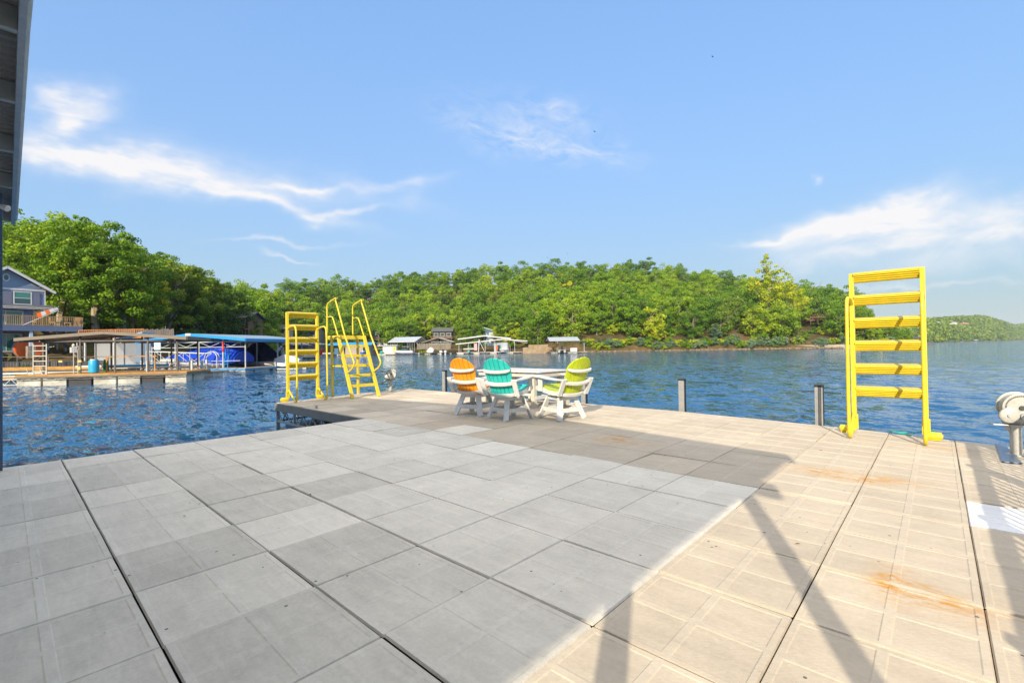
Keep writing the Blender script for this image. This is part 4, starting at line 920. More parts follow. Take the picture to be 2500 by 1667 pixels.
def outboard(t, x, y, z, s=1., m=None):
    o_ = MB(); o_.loft([[(x + a * s, y + b * s, z + zz * s) for a, b in ((-.2 * k, -.17 * k), (.2 * k, -.17 * k), (.2 * k, .17 * k), (-.2 * k, .17 * k))] for zz, k in ((.0, .8), (.15, 1), (.5, 1.05), (.68, .6))])
    o_.bx(x - .07 * s, x + .07 * s, y - .05 * s, y + .05 * s, z - .7 * s, z); return o_.build('outboard_motor', m or DARK, t, bev=.02)
def cover_boat(t, prof, W, m, name='cover'):
    """prof: (x, z_low, z_high) ; draped cover with pleats"""
    rings = []
    for i in range(len(prof) * 6 - 5):
        f = i / 6; k = int(min(f, len(prof) - 2)); g_ = f - k; a, b = prof[k], prof[min(k + 1, len(prof) - 1)]
        x, zl, zh = [a[j] + (b[j] - a[j]) * g_ for j in range(3)]; zh -= .05 * (i % 3 == 1) * (zh - zl); w = W / 2
        rings.append([(x, -w, zl), (x, -w * 1.02, zl + (zh - zl) * .35), (x, -w * .6, zl + (zh - zl) * .75), (x, -.1, zh), (x, .1, zh), (x, w * .6, zl + (zh - zl) * .75), (x, w * 1.02, zl + (zh - zl) * .35), (x, w, zl)])
    return MB().loft(rings).build(name, m, t, smooth=False)
def window(t, x0, x1, z0, z1, y=-.02, m=None, fr=.08, fm=None, split=None, name='window'):
    fm = fm or WHITEP; f = MB().bx(x0 - fr, x1 + fr, y - .03, y + .03, z0 - fr, z0).bx(x0 - fr, x1 + fr, y - .03, y + .03, z1, z1 + fr).bx(x0 - fr, x0, y - .03, y + .03, z0, z1).bx(x1, x1 + fr, y - .03, y + .03, z0, z1)
    if split == 'h': zm = (z0 + z1) / 2; f.bx(x0, x1, y - .025, y + .02, zm - .03, zm + .03)
    if split == 'v': xm = (x0 + x1) / 2; f.bx(xm - .04, xm + .04, y - .025, y + .02, z0, z1)
    w = f.build(name, fm, t)
    if split == 'h':
        zm = (z0 + z1) / 2; MB().bx(x0, x1, y - .01, y + .015, z0, zm - .03).build('lower_pane', GLASS, w); MB().bx(x0, x1, y - .01, y + .015, zm + .03, z1).build('upper_pane', m or GLASST, w)
    else: MB().bx(x0, x1, y - .01, y + .015, z0, z1).build('pane', m or GLASS, w)
    return w
def railing(t, x0, x1, y, z, h=1.0, m=WOODL, dx=.16, name='railing', yy=None):
    r = MB(); y2 = y if yy is None else yy
    r.beam((x0, y, z + h), (x1, y2, z + h), .07, .06); r.beam((x0, y, z + .08), (x1, y2, z + .08), .05, .05); n = max(1, int(math.hypot(x1 - x0, y2 - y) / dx))
    for i in range(n + 1): f = i / n; a = x0 + (x1 - x0) * f; b = y + (y2 - y) * f; r.beam((a, b, z), (a, b, z + h), .045 if i % 10 else .1, .045 if i % 10 else .1, (1, 0, 0))
    return r.build(name, m, t)
def rungs_ladder(t_or, W, H, n, m, loc=None):
    l = MB()
    for s in (-1, 1): l.beam((s * W / 2, 0, 0), (s * W / 2, 0, H), .05, .05)
    l.build('side_rail', m, t_or); r = MB()
    for i in range(n): z = H * (i + .8) / n; r.beam((-W / 2, 0, z - .05), (W / 2, 0, z - .05), .05, .05)
    r.build('rung', m, t_or)

# --- near left: brown roofed dock with a golden deck
def near_left():
    p0 = G(35, 29.65); p1 = G(418, 31.85); rz = math.atan2(p1.y - p0.y, p1.x - p0.x)
    w = 9.6; l = 4.3; zd = .72
    t = covered_dock('covered_dock', 'open boat dock with a low brown gabled roof, golden stained deck and foam floats', (p0, rz), w, l, zd, 3.0, 3.42, BROWNM, BROWNM, POSTB, DECKO, [1.3, 3.3, 5.25, 7.15, 8.9], [.35, 3.9], over=.0, fh=.2)
    t.location.z = WZ
    for x, y in ((6.6, 1.6), (7.4, 4.4), (8.8, 3.0)): bumper(t, x, y, zd, h=.75)
    MB().bx(4.2, 7.3, 1.2, 1.3, zd + 1.05, zd + 1.12).bx(4.3, 4.36, 1.22, 1.28, zd, zd + 1.05).bx(7.15, 7.21, 1.22, 1.28, zd, zd + 1.05).build('hand_rail', DECKO, t)
    for i, x in enumerate((3.3, 5.5, 8.3)): MB().cyl((x, .55, 2.72), (x, .55, 2.9), .08, 12).cyl((x, .55, 2.9), (x, .55, 3.05), .02, 6).build('hanging_lamp', mat('amber_lamp_glass', (.65, .40, .10), .4), t)
    MB().bx(2.15, 2.35, .28, .32, 1.5, 1.62).bx(3.2, 3.4, .26, .3, 1.48, 1.62).bx(3.2, 3.38, .2, .3, .98, 1.2).build('electric_box', mat('yellowish_box', (.62, .45, .12), .6), t)
    m = MB()
    for x in (1.35, 2.85, 3.1): m.tube([(x, .5, zd), (x, .5, 2.3), (x + .08, .5, 2.48), (x + .45, .5, 2.55)], .025, 8)
    m.build('conduit', WARMW, t)
    # lower finger reaching left out of the frame
    MB().bx(-9, 0, .6, 1.7, .46, .54).build('side_walkway', DECKO, t); tr = MB()
    for i in range(14): x = -9 + i * .65; tr.beam((x, .58, .45), (x + .32, .58, .1), .03, .03); tr.beam((x + .32, .58, .1), (x + .65, .58, .45), .03, .03)
    tr.beam((-9, .58, .08), (0, .58, .08), .05, .05).beam((-9, .58, .44), (0, .58, .44), .05, .05); tr.build('side_truss', POSTW, t)
    # pale ladder
    M_ = Matrix.Translation(p0) @ Matrix.Rotation(rz, 4, 'Z')
    def at(x, y, z): return M_ @ Vector((x, y, z))
    la = thing('dock_ladder', 'pale metal swim ladder standing on the golden deck of the brown roofed dock', 'ladder', at(1.15, .3, zd), rz - R(12)); rungs_ladder(la, .82, 2.0, 6, WARMW)
    m = MB()
    for s in (-1, 1): m.tube([(s * .41, 0, .25), (s * .41 - .05, 0, .05), (s * .41 - .2, 0, -.02), (s * .41 - .36, 0, .08), (s * .41 - .4, 0, .45)], .025, 8)
    m.build('hook_rail', WARMW, la)
    b = thing('barrel', 'bright blue plastic barrel with white lid on the golden deck', 'barrel', at(3.85, .75, zd + .02), rz)
    MB().tube([(0, 0, 0), (0, 0, .03), (0, 0, .15), (0, 0, .45), (0, 0, .8), (0, 0, .86)], [.22, .26, .28, .29, .28, .25], 20).build('drum', CYAN, b, smooth=True)
    MB().cyl((0, 0, .86), (0, 0, .93), .2, 20).build('lid', WHITEP, b, smooth=True)
    k = thing('paddle_board', 'long paddle board, white at its left and sky blue at its right', 'paddle board', at(3.4, 5.6, 1.0), rz)
    for x0, x1, mm in ((-3.2, -1.0, GEL), (-1.0, 2.9, CYAN)):
        rg = []
        for i in range(9):
            x = x0 + (x1 - x0) * i / 8; f = (x + 3.2) / 6.1; wd = .38 * math.sqrt(max(.02, 1 - abs(2 * f - 1) ** 2.6)); rg.append([(x, -wd, 0), (x, wd, 0), (x, wd, .14), (x, -wd, .14)])
        MB().loft(rg).build('hull_section', mm, k, bev=.02)
    gr = MB().prism([(-.2, 0), (.2, 0), (.14, .9), (-.1, 1.0)], 'y', -.08, .08); o = gr.build('folded_umbrella', mat('dark_green_canvas', (.01, .16, .07), .8), bev=.05); o.location = at(2.3, 5.2, .6); tag(o, 'dark green folded umbrella behind the pale ladder', 'umbrella')
    # rear dock lane with dark lift tanks
    r = thing('rear_boat_slip', 'low yellow edged slip with dark tanks behind the golden dock', 'boat dock', at(-7, 8.2, 0), rz)
    MB().bx(0, 15, 0, 1.2, .75, .85).build('deck', DECKG, r); MB().bx(0, 7.5, -.05, 0, .80, 1.05).build('edge_board', DECKO, r); MB().bx(0, 14, -2.6, -1.6, .05, .5).build('lift_tank', mat('dark_blue_tank', (.03, .045, .07), .35), r, bev=.08)
    MB().bx(.3, 8, -1.3, -1.0, .55, .68).build('lift_beam', POSTW, r); tr = MB()
    for i in range(15): x = i * 1.0; tr.beam((x, -.02, .75), (x + .5, -.02, .15), .035, .035); tr.beam((x + .5, -.02, .15), (x + 1, -.02, .75), .035, .035)
    tr.beam((0, -.02, 1.9), (9, -.02, 1.75), .05, .05)
    for i in range(5): tr.beam((i * 2, -.02, .8), (i * 2, -.02, 1.85), .04, .04)
    tr.build('truss', POSTB, r)
    gangway('white truss gangway nearest the brown roofed dock, reaching the left bank', at(2.2, 11.5, 1.15), at(7.2, 10.2, .9), POSTW)
    gangway('second white truss gangway, lower and closer to the golden deck', at(3.2, 7.6, .45), at(7.0, 7.3, .45), POSTW, .8)
    g2 = covered_dock('covered_dock', 'grey floated walkway with white bumpers between the brown and blue roofed docks', (G(420, 37.5), rz + R(4)), 4.6, 1.4, .42, .3, .3, DECKG, POSTB, POSTB, DECKG, [], [], truss=False, ceil=False) if False else None
    wk = thing('dock_walkway', 'grey floating walkway with white bumpers between the brown and blue roofed docks', 'walkway', G(330, 40), CAMROT - R(14))
    MB().bx(0, 8.2, 0, 1.6, .35, .45).build('deck', DECKG, wk)
    for i in range(4): MB().bx(.1 + i * 2.05, 2.0 + i * 2.05, .05, 1.0, -.3, .33).build('float', FOAM, wk, bev=.03)
    for x in (.6, 3.3, 5.8, 7.0): MB().bx(x, x + .16, -.06, .08, 0, 1.35).build('bumper', POSTW, wk, bev=.01)
near_left()
# --- blue roofed dock
def blue_dock():
    pos = frame(352, 47.5, WZ, -12); w = 12.0; l = 9.5
    t = covered_dock('covered_dock', 'boat dock with a bright blue edged gable roof over a blue tarped boat', pos, w, l, .42, 3.15, 3.75, mat('blue_grey_roof_sheet', (.20, .30, .38), .5), BLUER, POSTW, DECKG, [.4, 3.3, 6.2, 9.0, 11.6], [.5, 5, 9], floats='foam', fh=.26, slip=(1.2, 10))
    MB().box((w / 2, -.57, 3.76), (.62, .06, .24)).build('ridge_cap', WHITEP, t)
    for x, y in ((.9, .1), (4.4, .0), (7.6, .0), (11.8, 4.5), (11.8, 8.5)): bumper(t, x, y, .42, h=.85, w=.2)
    tr = MB()
    for x in (.4, 3.3, 6.2, 8.6): tr.beam((x, .5, 3.0), (x + 1.3, .5, 2.55), .04, .04); tr.beam((x + 2.6, .5, 3.0), (x + 1.3, .5, 2.55), .04, .04)
    tr.beam((.4, .5, 2.5), (11.6, .5, 2.5), .06, .06); tr.build('roof_truss', POSTW, t)
    M_ = Matrix.Translation(pos[0]) @ Matrix.Rotation(pos[1], 4, 'Z')
    b = thing('covered_boat', 'pontoon boat under a bright royal blue tarp that rises to a peak', 'boat', M_ @ Vector((4.3, 2.6, .75)), pos[1])
    cover_boat(b, [(-4.6, .1, .45), (-3.6, .1, 1.05), (-1.6, .1, 1.45), (.3, .1, 2.0), (2.0, .1, 2.45), (3.2, .1, 2.55), (4.6, .1, 1.9), (5.3, .2, 1.4)], 2.6, TARP, 'tarp')
    for s in (-1, 1): MB().tube([(-4.2, s * .95, 0), (-3.9, s * .95, .0), (3.6, s * .95, 0), (4.2, s * .95, .12)], [.1, .3, .3, .1], 14).build('pontoon_tube', ALU, b, smooth=True)
    MB().bx(-4.3, 4.2, -1.25, 1.25, .28, .42).build('deck_rim', WARMW, b, bev=.02)
    n = thing('covered_boat', 'boat under a navy cover behind the royal blue tarp', 'boat', M_ @ Vector((8.6, 6.4, .9)), pos[1] - R(8)); cover_boat(n, [(-3, 0, .6), (-1.5, 0, 2.0), (0, 0, 2.25), (1.5, 0, 1.2), (3, 0, .5)], 2.3, NAVY); hull(n, 6, 2.3, .7, GEL, z0=-.7)
    j = thing('personal_watercraft', 'pale grey covered watercraft on its lift at the right end of the blue roofed dock', 'watercraft', M_ @ Vector((12.8, 5.0, .35)), pos[1] + R(0)); 
    MB().loft([[(x, -w_, z), (x, w_, z), (x, w_ * .8, z + h), (x, -w_ * .8, z + h)] for x, w_, z, h in ((-1.5, .3, .4, .3), (-1.1, .55, .1, .8), (-.2, .6, 0, 1.3), (.6, .55, .1, 1.1), (1.5, .2, .35, .4))]).build('cover', mat('pale_grey_cover', (.50, .54, .58), .6), j, bev=.06)
    MB().bx(-1.4, 1.8, -.7, -.6, -.3, -.15).bx(-1.4, 1.8, .6, .7, -.3, -.15).bx(-1.3, -1.2, -.7, .7, -.3, .1).bx(1.2, 1.3, -.7, .7, -.3, .1).build('lift_frame', POSTW, j)
    a = thing('arch_ladder', 'white metal ladder with twin arched handrails at the corner of the blue roofed dock', 'ladder', M_ @ Vector((7.9, .25, .42)), pos[1] + R(0))
    for s in (0, .28): MB().tube([(-1.1, s, 0), (-.85, s, 1.0)] + [(-.1 + .72 * math.cos(R(q)), s, 1.05 + .6 * math.sin(R(q))) for q in range(170, 5, -20)] + [(.62, s, .9), (.62, s, 0)], .04, 8).build('handrail', POSTW, a, smooth=True)
    MB().beam((-.85, .14, .7), (3.2, .14, .72), .05, .05).build('cross_rail', POSTW, a)
    r = thing('lift_mast', 'pole wrapped in red at its top beside the arched white ladder', 'pole', M_ @ Vector((9.3, .2, .42)), pos[1])
    MB().cyl((0, 0, 0), (0, 0, 1.7), .05, 10).build('lower_pole', POSTW, r); MB().tube([(0, 0, 1.6), (.02, 0, 1.9), (-.02, 0, 2.3), (0, 0, 2.6)], [.08, .11, .08, .1], 8).build('red_wrap', RED, r)
    c = thing('water_slide_frame', 'sky blue metal frame leaning beside the red topped pole', 'frame', M_ @ Vector((9.0, .9, .42)), pos[1]); 
    MB().beam((-.25, 0, 0), (0, 0, 1.9), .08, .08).beam((.15, 0, 0), (.35, 0, 1.9), .08, .08).beam((-.15, 0, .6), (.2, 0, .6), .06, .06).beam((-.7, 0, 1.4), (.0, 0, 1.5), .05, .05).build('side_tube', BLUER, c)
    s = thing('dock_sign', 'small white notice on a dark post in front of the blue tarp', 'sign', M_ @ Vector((4.3, -2.2, .2)), pos[1]); MB().beam((0, 0, 0), (0, 0, 2.4), .14, .14).build('post', POSTB, s); MB().bx(-.38, .38, -.1, -.07, 2.1, 2.8).build('board', mat('pale_blue_board', (.42, .55, .66), .5), s)
    be = thing('dock_bench', 'grey bench on the walkway left of the blue tarped boat', 'bench', M_ @ Vector((1.9, .6, .42)), pos[1])
    MB().bx(-.9, .9, -.2, .25, .38, .45).bx(-.9, .9, .22, .28, .5, .95).build('seat', WARMW, be); MB().bx(-.8, -.7, -.2, .2, 0, .38).bx(.7, .8, -.2, .2, 0, .38).build('leg', WARMW, be)
    sw = MB().bx(-.9, .9, -.3, .3, 0, .9).bx(-.93, .93, -.33, .33, .9, 1.0); o = sw.build('storage_box', CREAM, bev=.02); o.location = G(400, 54, ter(400, 54)); o.rotation_euler = (0, 0, CAMROT); tag(o, 'cream storage box on the bank behind the blue dock', 'storage box')
blue_dock()
# --- left bank: lattice shed, fence, pumpkins, stone bank wall
def left_bank():
    z = ter(300, 52); t = thing('lattice_shed', 'light blue shed with white lattice wall under an orange railed deck', 'shed', G(232, 52, -.1), CAMROT - R(6))
    L0 = MB().bx(0, 5.2, 0, .1, 0, 3.0).bx(5.2, 7.0, -.2, .1, 0, 3.05); L0.build('wall', mat('pale_blue_wall', (.14, .20, .28), .6), t)
    la = MB()
    for i in range(40):
        x = -2.4 + i * .19
        for s in (-1, 1):
            a = (x, -.06, 0); b = (x + s * 2.8, -.06, 2.8)
            x0, x1 = x, x + s * 2.8; z0, z1 = 0., 2.8
            if s > 0: 
                if x0 < 0: z0 = -x0; x0 = 0
                if x1 > 5.1: z1 = 2.8 - (x1 - 5.1); x1 = 5.1
            else:
                if x0 > 5.1: z0 = x0 - 5.1; x0 = 5.1
                if x1 < 0: z1 = 2.8 + x1; x1 = 0
            if z1 > z0 + .1: la.beam((x0, -.06, z0), (x1, -.06, z1), .03, .04)
    la.build('lattice', WHITEP, t)
    MB().bx(-.6, 7.2, -1.2, 1.5, 3.05, 3.2).build('deck', WOODO, t); railing(t, -.6, 7.2, -1.2, 3.2, .8, WOODO, .22)
    for x in (0, 3.5, 7): MB().beam((x, -1.1, 0), (x, -1.1, 3.05), .14, .14).build('post', POSTW, t)
    sm = MB().prism([(0, 0), (2.6, .5), (2.6, .6), (0, .1)], 'y', -.8, .8); o = sm.build('blue_canopy', mat('pale_blue_canopy', (.22, .42, .60), .5)); o.location = G(300, 47, ZY(300, 826, 47)); o.rotation_euler = (0, 0, CAMROT); tag(o, 'small pale blue canopy roof above the white truss gangway', 'canopy')
    f = thing('picket_fence', 'dark iron fence with stone pillars along the bank below the blue house', 'fence', G(8, 41.5, -.25), CAMROT + R(2)); railing(f, 0, 6.2, 0, 0, .95, DARKSTEEL, .13)
    for (x, d, s, lb) in [(377, 56, .9, 'biggest orange pumpkin on the bank left of the cream storage box'), (362, 55, .6, 'small orange pumpkin on the bank, lower left of the bigger one'), (352, 56, .6, 'small orange pumpkin at the left of the pumpkin row')]:
        p = thing('pumpkin', lb, 'pumpkin', G(x, d, ZY(x, 852 if s > .8 else 862, d)), 0, 'pumpkins on the left bank'); MB().tube([(0, 0, -.28 * s), (0, 0, -.2 * s), (0, 0, 0), (0, 0, .2 * s), (0, 0, .28 * s)], [.1 * s, .3 * s, .4 * s, .3 * s, .08 * s], 12).build('fruit', ORG, p, smooth=True); MB().cyl((0, 0, .26 * s), (.05, 0, .4 * s), .04, 6).build('stem', WOOD, p)
    w = thing('stone_seawall', 'rough grey stone seawall along the left bank behind the docks', 'wall'); 
    m = MB(); prev = None
    for x in range(-200, 640, 20):
        d = shore(x) + .5; a = G(x, d, -1.2); b = G(x + 20, shore(x + 20) + .5, -1.2); m.beam(a + Vector((0, 0, .8)), b + Vector((0, 0, .8)), .5, 1.9)
    m.build('masonry', STONEM, w)
    sh = thing('picket_wall', 'grey board fence under the trees above the brown dock roof', 'fence', G(170, 56, ter(170, 56) + .1), CAMROT + R(4))
    n = MB(); 
    for i in range(60): n.bx(i * .2, i * .2 + .17, 0, .04, 0, 1.1 + .06 * (i % 3))
    n.build('boards', mat('grey_weathered_boards', (.13, .11, .10), .85, 0, .3, 1), sh)
left_bank()
# --- slate blue house at the far left
def blue_house():
    t = thing('blue_house', 'slate blue two storey house with white trim over a stone ground floor and wooden balcony', 'house', G(-91.6, 45.77, 1.25), CAMROT + R(58))
    # local: front wall along x at y=0 ; right corner at x=W
    W = 5.8; z1, z2, ze, za = 3.05, 4.95, 7.0, 9.0
    MB().bx(0, W - .8, 0, 7, -1.5, z1).build('ground_floor_wall', STONEM, t)
    MB().bx(0, W - .8, 0, 7, z1, z2).build('first_floor_wall', SIDING, t)
    up = MB().bx(0, W, -.25, 7, z2, ze).build('upper_wall', SIDING, t)
    sd = MB()
    for i in range(14): sd.bx(.0, W, -.27, -.25, z2 + .18 * i + .03, z2 + .18 * i + .10)
    sd.build('siding_board', mat('slate_blue_siding_board', (.21, .25, .38), .6, 0, .06, 2), t)
    xc = W - 2.9
    MB().prism([(xc - 2.9, ze), (W, ze), (xc, za)], 'y', -.25, 7).build('gable', mat('pale_slate_gable', (.22, .30, .40), .6, 0, .08, 2), t)
    rf = MB(); rf.prism([(xc - 3.6, ze - .25), (xc, za + .08), (W + .7, ze - .25), (W + .7, ze - .12), (xc, za + .26), (xc - 3.6, ze - .12)], 'y', -.8, 7.6); rf.build('roof', mat('tan_shingles', (.34, .27, .2), .8), t)
    tr = MB().beam((xc, -.84, za + .12), (W + .75, -.84, ze - .24), .06, .24).beam((xc, -.84, za + .12), (xc - 3.6, -.84, ze - .24), .06, .24).bx(0, W + .05, -.31, -.27, ze - .14, ze + .06).bx(W - .02, W + .06, -.30, -.2, z2, ze).bx(W - .86, W - .76, -.06, 0, z1, z2).bx(-.2, W + .5, -1.0, -.94, z2 - .06, z2 + .14)
    tr.build('white_trim', WHITEP, t)
    MB().prism([(-1.0, z2 + .08), (-.25, z2 + .48), (-.25, z2 + .40), (-1.0, z2 - .02)], 'x', -.2, W + .6).build('skirt_roof', CHAR, t)
    for a in (.9, 3.5):
        window(t, a, a + 1.2, 5.45, 6.65, -.30, GLASST, .1, WHITEP, 'h'); [MB().bx(q, q + .5, -.33, -.28, 5.4, 6.7).build('shutter', mat('grey_blue_shutter', (.15, .16, .22), .6), t) for q in (a - .7, a + 1.4)]
    ov = MB(); ring = [(xc + .28 * math.cos(q), (ze + za) / 2 + .1 + .42 * math.sin(q)) for q in np.linspace(0, 2 * math.pi, 25)[:-1]]; ov.prism(ring, 'y', -.32, -.26); w = ov.build('oval_window', WHITEP, t)
    ov = MB(); ring = [(xc + .17 * math.cos(q), (ze + za) / 2 + .1 + .29 * math.sin(q)) for q in np.linspace(0, 2 * math.pi, 25)[:-1]]; ov.prism(ring, 'y', -.34, -.325); ov.build('pane', GLASS, w)
    window(t, 1.7, 4.1, z1 + .1, z2 - .35, -.03, GLASST, .12, WHITEP, 'v', 'patio_door'); window(t, 1.9, 4.0, .5, 2.2, -.03, GLASST, .12, WHITEP, 'v', 'patio_door')
    # balcony
    xb = W + 2.4
    MB().bx(-1, xb, -2.9, 0, z1 - .28, z1).build('balcony_floor', mat('blue_painted_beam', (.10, .13, .22), .6), t); MB().bx(-1, xb, -2.98, -2.9, z1 - .55, z1 + .02).build('balcony_beam', mat('blue_painted_beam', (.10, .13, .22), .6), t)
    railing(t, -1, xb, -2.85, z1 + .02, 1.0, WOODL, .15); railing(t, xb, xb, -2.85, z1 + .02, 1.0, WOODL, .15, yy=0)
    for x in (.2, 4.2, xb - .3):
        MB().bx(x - .13, x + .13, -2.85, -2.6, 0, z1 - .5).build('column', mat('pale_blue_column', (.42, .50, .58), .6), t); MB().bx(x - .32, x + .32, -3.05, -2.4, -.3, .95).build('stone_pillar', STONEM, t, bev=.03)
    for x in (W + .2, W + .9, W + 1.6): MB().bx(x, x + .12, -.4, -.28, 0, z1 - .3).build('stair_post', mat('pale_blue_column', (.42, .50, .58), .6), t)
    st = MB()
    for i in range(10): st.bx(W - .6 + i * .3, W - .3 + i * .3, -1.6, -.6, z1 - .35 - i * .27, z1 - .28 - i * .27)
    st.beam((W - .6, -1.6, z1 - .4), (W + 2.5, -1.6, .1), .05, .3); st.build('stair', DARKSTEEL, t)
    M_ = Matrix.Translation(t.location) @ Matrix.Rotation(t.rotation_euler.z, 4, 'Z'); rz = t.rotation_euler.z
    def at(x, y, z): return M_ @ Vector((x, y, z))
    o = thing('inflatable_tube', 'big round orange water tube leaning behind the blue house pillar', 'water toy', at(4.3, -1.6, .75), rz); o.scale = (.75,) * 3; MB().tube([(0, -.15, 0), (0, -.1, 0), (0, .1, 0), (0, .2, 0)], [.9, 1.45, 1.5, 1.2], 30).build('disc', ORG, o, smooth=True); MB().tube([(0, .18, 0), (0, .35, 0)], [1.62, 1.6], 30).build('rim', mat('grey_rim', (.30, .28, .30), .6), o)
    p = thing('patio_heater', 'tall metal patio heater on the balcony at the left frame edge', 'patio heater', at(.6, -1.6, z1), rz); MB().cyl((0, 0, 0), (0, 0, .9), .22, 14, .16).cyl((0, 0, .9), (0, 0, 2.0), .04, 10).build('stand', DARKSTEEL, p); MB().cyl((0, 0, 1.95), (0, 0, 2.2), .12, 12).cyl((0, 0, 2.2), (0, 0, 2.32), .5, 18, .1).build('hood', CHROME, p)
    f = thing('windsock_flag', 'red and white striped flag on a slanting white pole over the balcony rail', 'flag', at(3.6, -3.0, z1 + .05), rz); MB().cyl((0, 0, 0), (2.5, -.6, 1.6), .03, 8).build('pole', WHITEP, f)
    for i in range(5): a = Vector((1.0 + i * .3, -.3 - i * .07, .75 + i * .19)); MB().add([a, a + Vector((.3, -.07, .19)), a + Vector((.18, -.05, .62 - i * .05)), a + Vector((-.12, .02, .45 - i * .04))], [(0, 1, 2, 3)]).build('stripe', [ORG, WHITEP, ORG, WHITEP, mat('pale_violet_cloth', (.45, .42, .6), .8)][i], f)
    for i, (x, lb) in enumerate([(1.2, 'pale patio chairs set on the balcony left of the flag pole'), (5.0, 'tan wicker patio chair on the balcony between flag and corner post'), (6.3, 'tan wicker patio table on the balcony near its right end'), (7.4, 'tan wicker patio chair at the right end of the balcony')]):
        c = thing('patio_furniture', lb, 'patio furniture', at(x, -1.7, z1 + .02), rz + .3 * i); MB().bx(-.35, .35, -.3, .3, .38, .46).bx(-.35, .35, .26, .32, .46, 1.0).build('seat', WARMW if i == 0 else WOODL, c)
        for sx in (-.3, .3):
            for sy in (-.25, .25): MB().bx(sx - .03, sx + .03, sy - .03, sy + .03, 0, .38).build('leg', WARMW if i == 0 else WOODL, c)
    g = thing('balcony_planter', 'white patio planter with a small statue by the house stairs', 'planter', at(W + 1.6, -3.1, .2), rz); MB().bx(-.25, .25, -.25, .25, 0, .6).build('box', WHITEP, g, bev=.03); MB().tube([(0, 0, .6), (0, 0, .8), (0, 0, 1.0)], [.1, .16, .05], 10).build('figure', WARMW, g)
blue_house()
def house(name, label, x, d, w, dp, floors, wallm, roofm, rot=0., z=None, over=.6, axis='x', rh=1.4, wins=3, winm=None, deck=None, fh=2.7, grp=None):
    zz = ter(x, d) - .4 if z is None else z
    t = thing(name, label, 'house', G(x, d, zz), CAMROT + R(rot), grp); H = floors * fh
    MB().bx(-w / 2, w / 2, 0, dp, -2.5, H).build('wall', wallm, t)
    rf = MB(); roof_gable(rf, -w / 2 - over, w / 2 + over, -over, dp + over, H, H + rh, axis, .18); r = rf.build('roof', roofm, t)
    gb = MB()
    if axis == 'y': gb.prism([(-w / 2, H - .05), (w / 2, H - .05), (0, H + rh * .86)], 'y', .02, dp - .02)
    else: gb.prism([(0.02, H - .05), (dp - .02, H - .05), (dp / 2, H + rh * .86)], 'x', -w / 2, w / 2)
    gb.build('gable', wallm, t)
    for f in range(floors):
        for i in range(wins):
            cx = -w / 2 + w * (i + .5) / wins; ww = w / wins * .28; window(t, cx - ww, cx + ww, f * fh + .8, f * fh + 2.1, -.02, winm or GLASS, .09)
    if deck:
        for f in range(1, floors + 1 if deck == 'all' else 2):
            z0 = (f - (1 if floors == 1 else 0)) * fh if floors > 1 else 0
            if f >= floors and floors > 1: break
            MB().bx(-w / 2 - .5, w / 2 + .5, -2.2, -.03, z0 - .2, z0).build('balcony', WOOD if wallm is not CREAM else WHITEP, t); railing(t, -w / 2 - .5, w / 2 + .5, -2.15, z0, .95, WOODL if wallm is not CREAM else WHITEP, .35, 'balcony_rail')
            for s in (-1, 1): MB().bx(s * w / 2 - .1, s * w / 2 + .1, -2.15, -1.95, z0 - 3, z0 - .2).build('balcony_post', WOOD, t)
    return t
house('cottage', 'white and grey cottage seen under the maples behind the blue roof peak', 425, 84, 6, 6, 1, CREAM, CHAR, 8, z=ZY(425, 812, 84))
house('cottage', 'brown sided cottage with a pale blue roof edge beside the two maple trunks', 470, 90, 7, 6, 1, mat('rust_siding', (.33, .17, .08), .8, 0, .2, 1), SILV, 5, z=ZY(470, 810, 90))
house('lake_house', 'dark brown lake house with teal door and timber deck under the maples', 556, 98, 9, 5, 2, WOOD, CHAR, -4, z=ZY(556, 830, 98), deck='all', fh=2.3, winm=GLASST)
house('lake_house', 'honey timber lake house with open decks left of the leaning yellow ladder', 606, 120, 7, 5, 2, DARKH, CHAR, -8, z=ZY(606, 834, 120), deck='all', fh=2.3)
house('lake_house', 'tan lake house glimpsed through the rungs of the left yellow ladder', 662, 140, 9, 5, 2, GREYH, CHAR, 5, z=ZY(662, 840, 140), deck='all', fh=2.3)
house('lake_house', 'dark grey house with a railed terrace behind the left yellow ladder', 735, 172, 12, 8, 2, GREYH, CHAR, 3, z=ZY(735, 842, 172), deck='all')
house('lake_house', 'grey lake house half hidden by leaves right of the step ladder', 897, 186, 9, 7, 2, GREYH, CHAR, 8, z=ZY(897, 846, 186), winm=mat('pale_window', (.35, .45, .5), .2), deck='all')
house('garage', 'small grey building with dark stair left of the white boathouse', 925, 186, 8, 6, 1, DARKH, CHAR, 0, z=ZY(925, 850, 186))
house('lake_house', 'white gabled house glimpsed in the trees above the white boathouse', 968, 194, 6, 5, 1, CREAM, SILV, 0, z=ZY(968, 828, 194), axis='y')
house('lake_house', 'dark two storey lake house with charcoal roof and open verandas', 1080, 196, 8.0, 7, 2, DARKH, CHAR, 2, z=ZY(1080, 843, 196), deck='all', rh=1.6, fh=3.0)
house('tower_cottage', 'tall narrow grey cottage perched above the dark two storey house', 1078, 212, 3.6, 4, 1, GREYH, SILV, -6, z=ZY(1080, 797, 212), wins=2, rh=.7, fh=4.0)
house('lake_house', 'slate blue house with white balcony behind the grey double roofed dock', 1184, 188, 7.5, 6, 2, mat('slate_teal_siding', (.05, .11, .17), .7), SILV, -6, z=ZY(1184, 841, 188), winm=mat('pale_window', (.35, .45, .5), .2), axis='y')
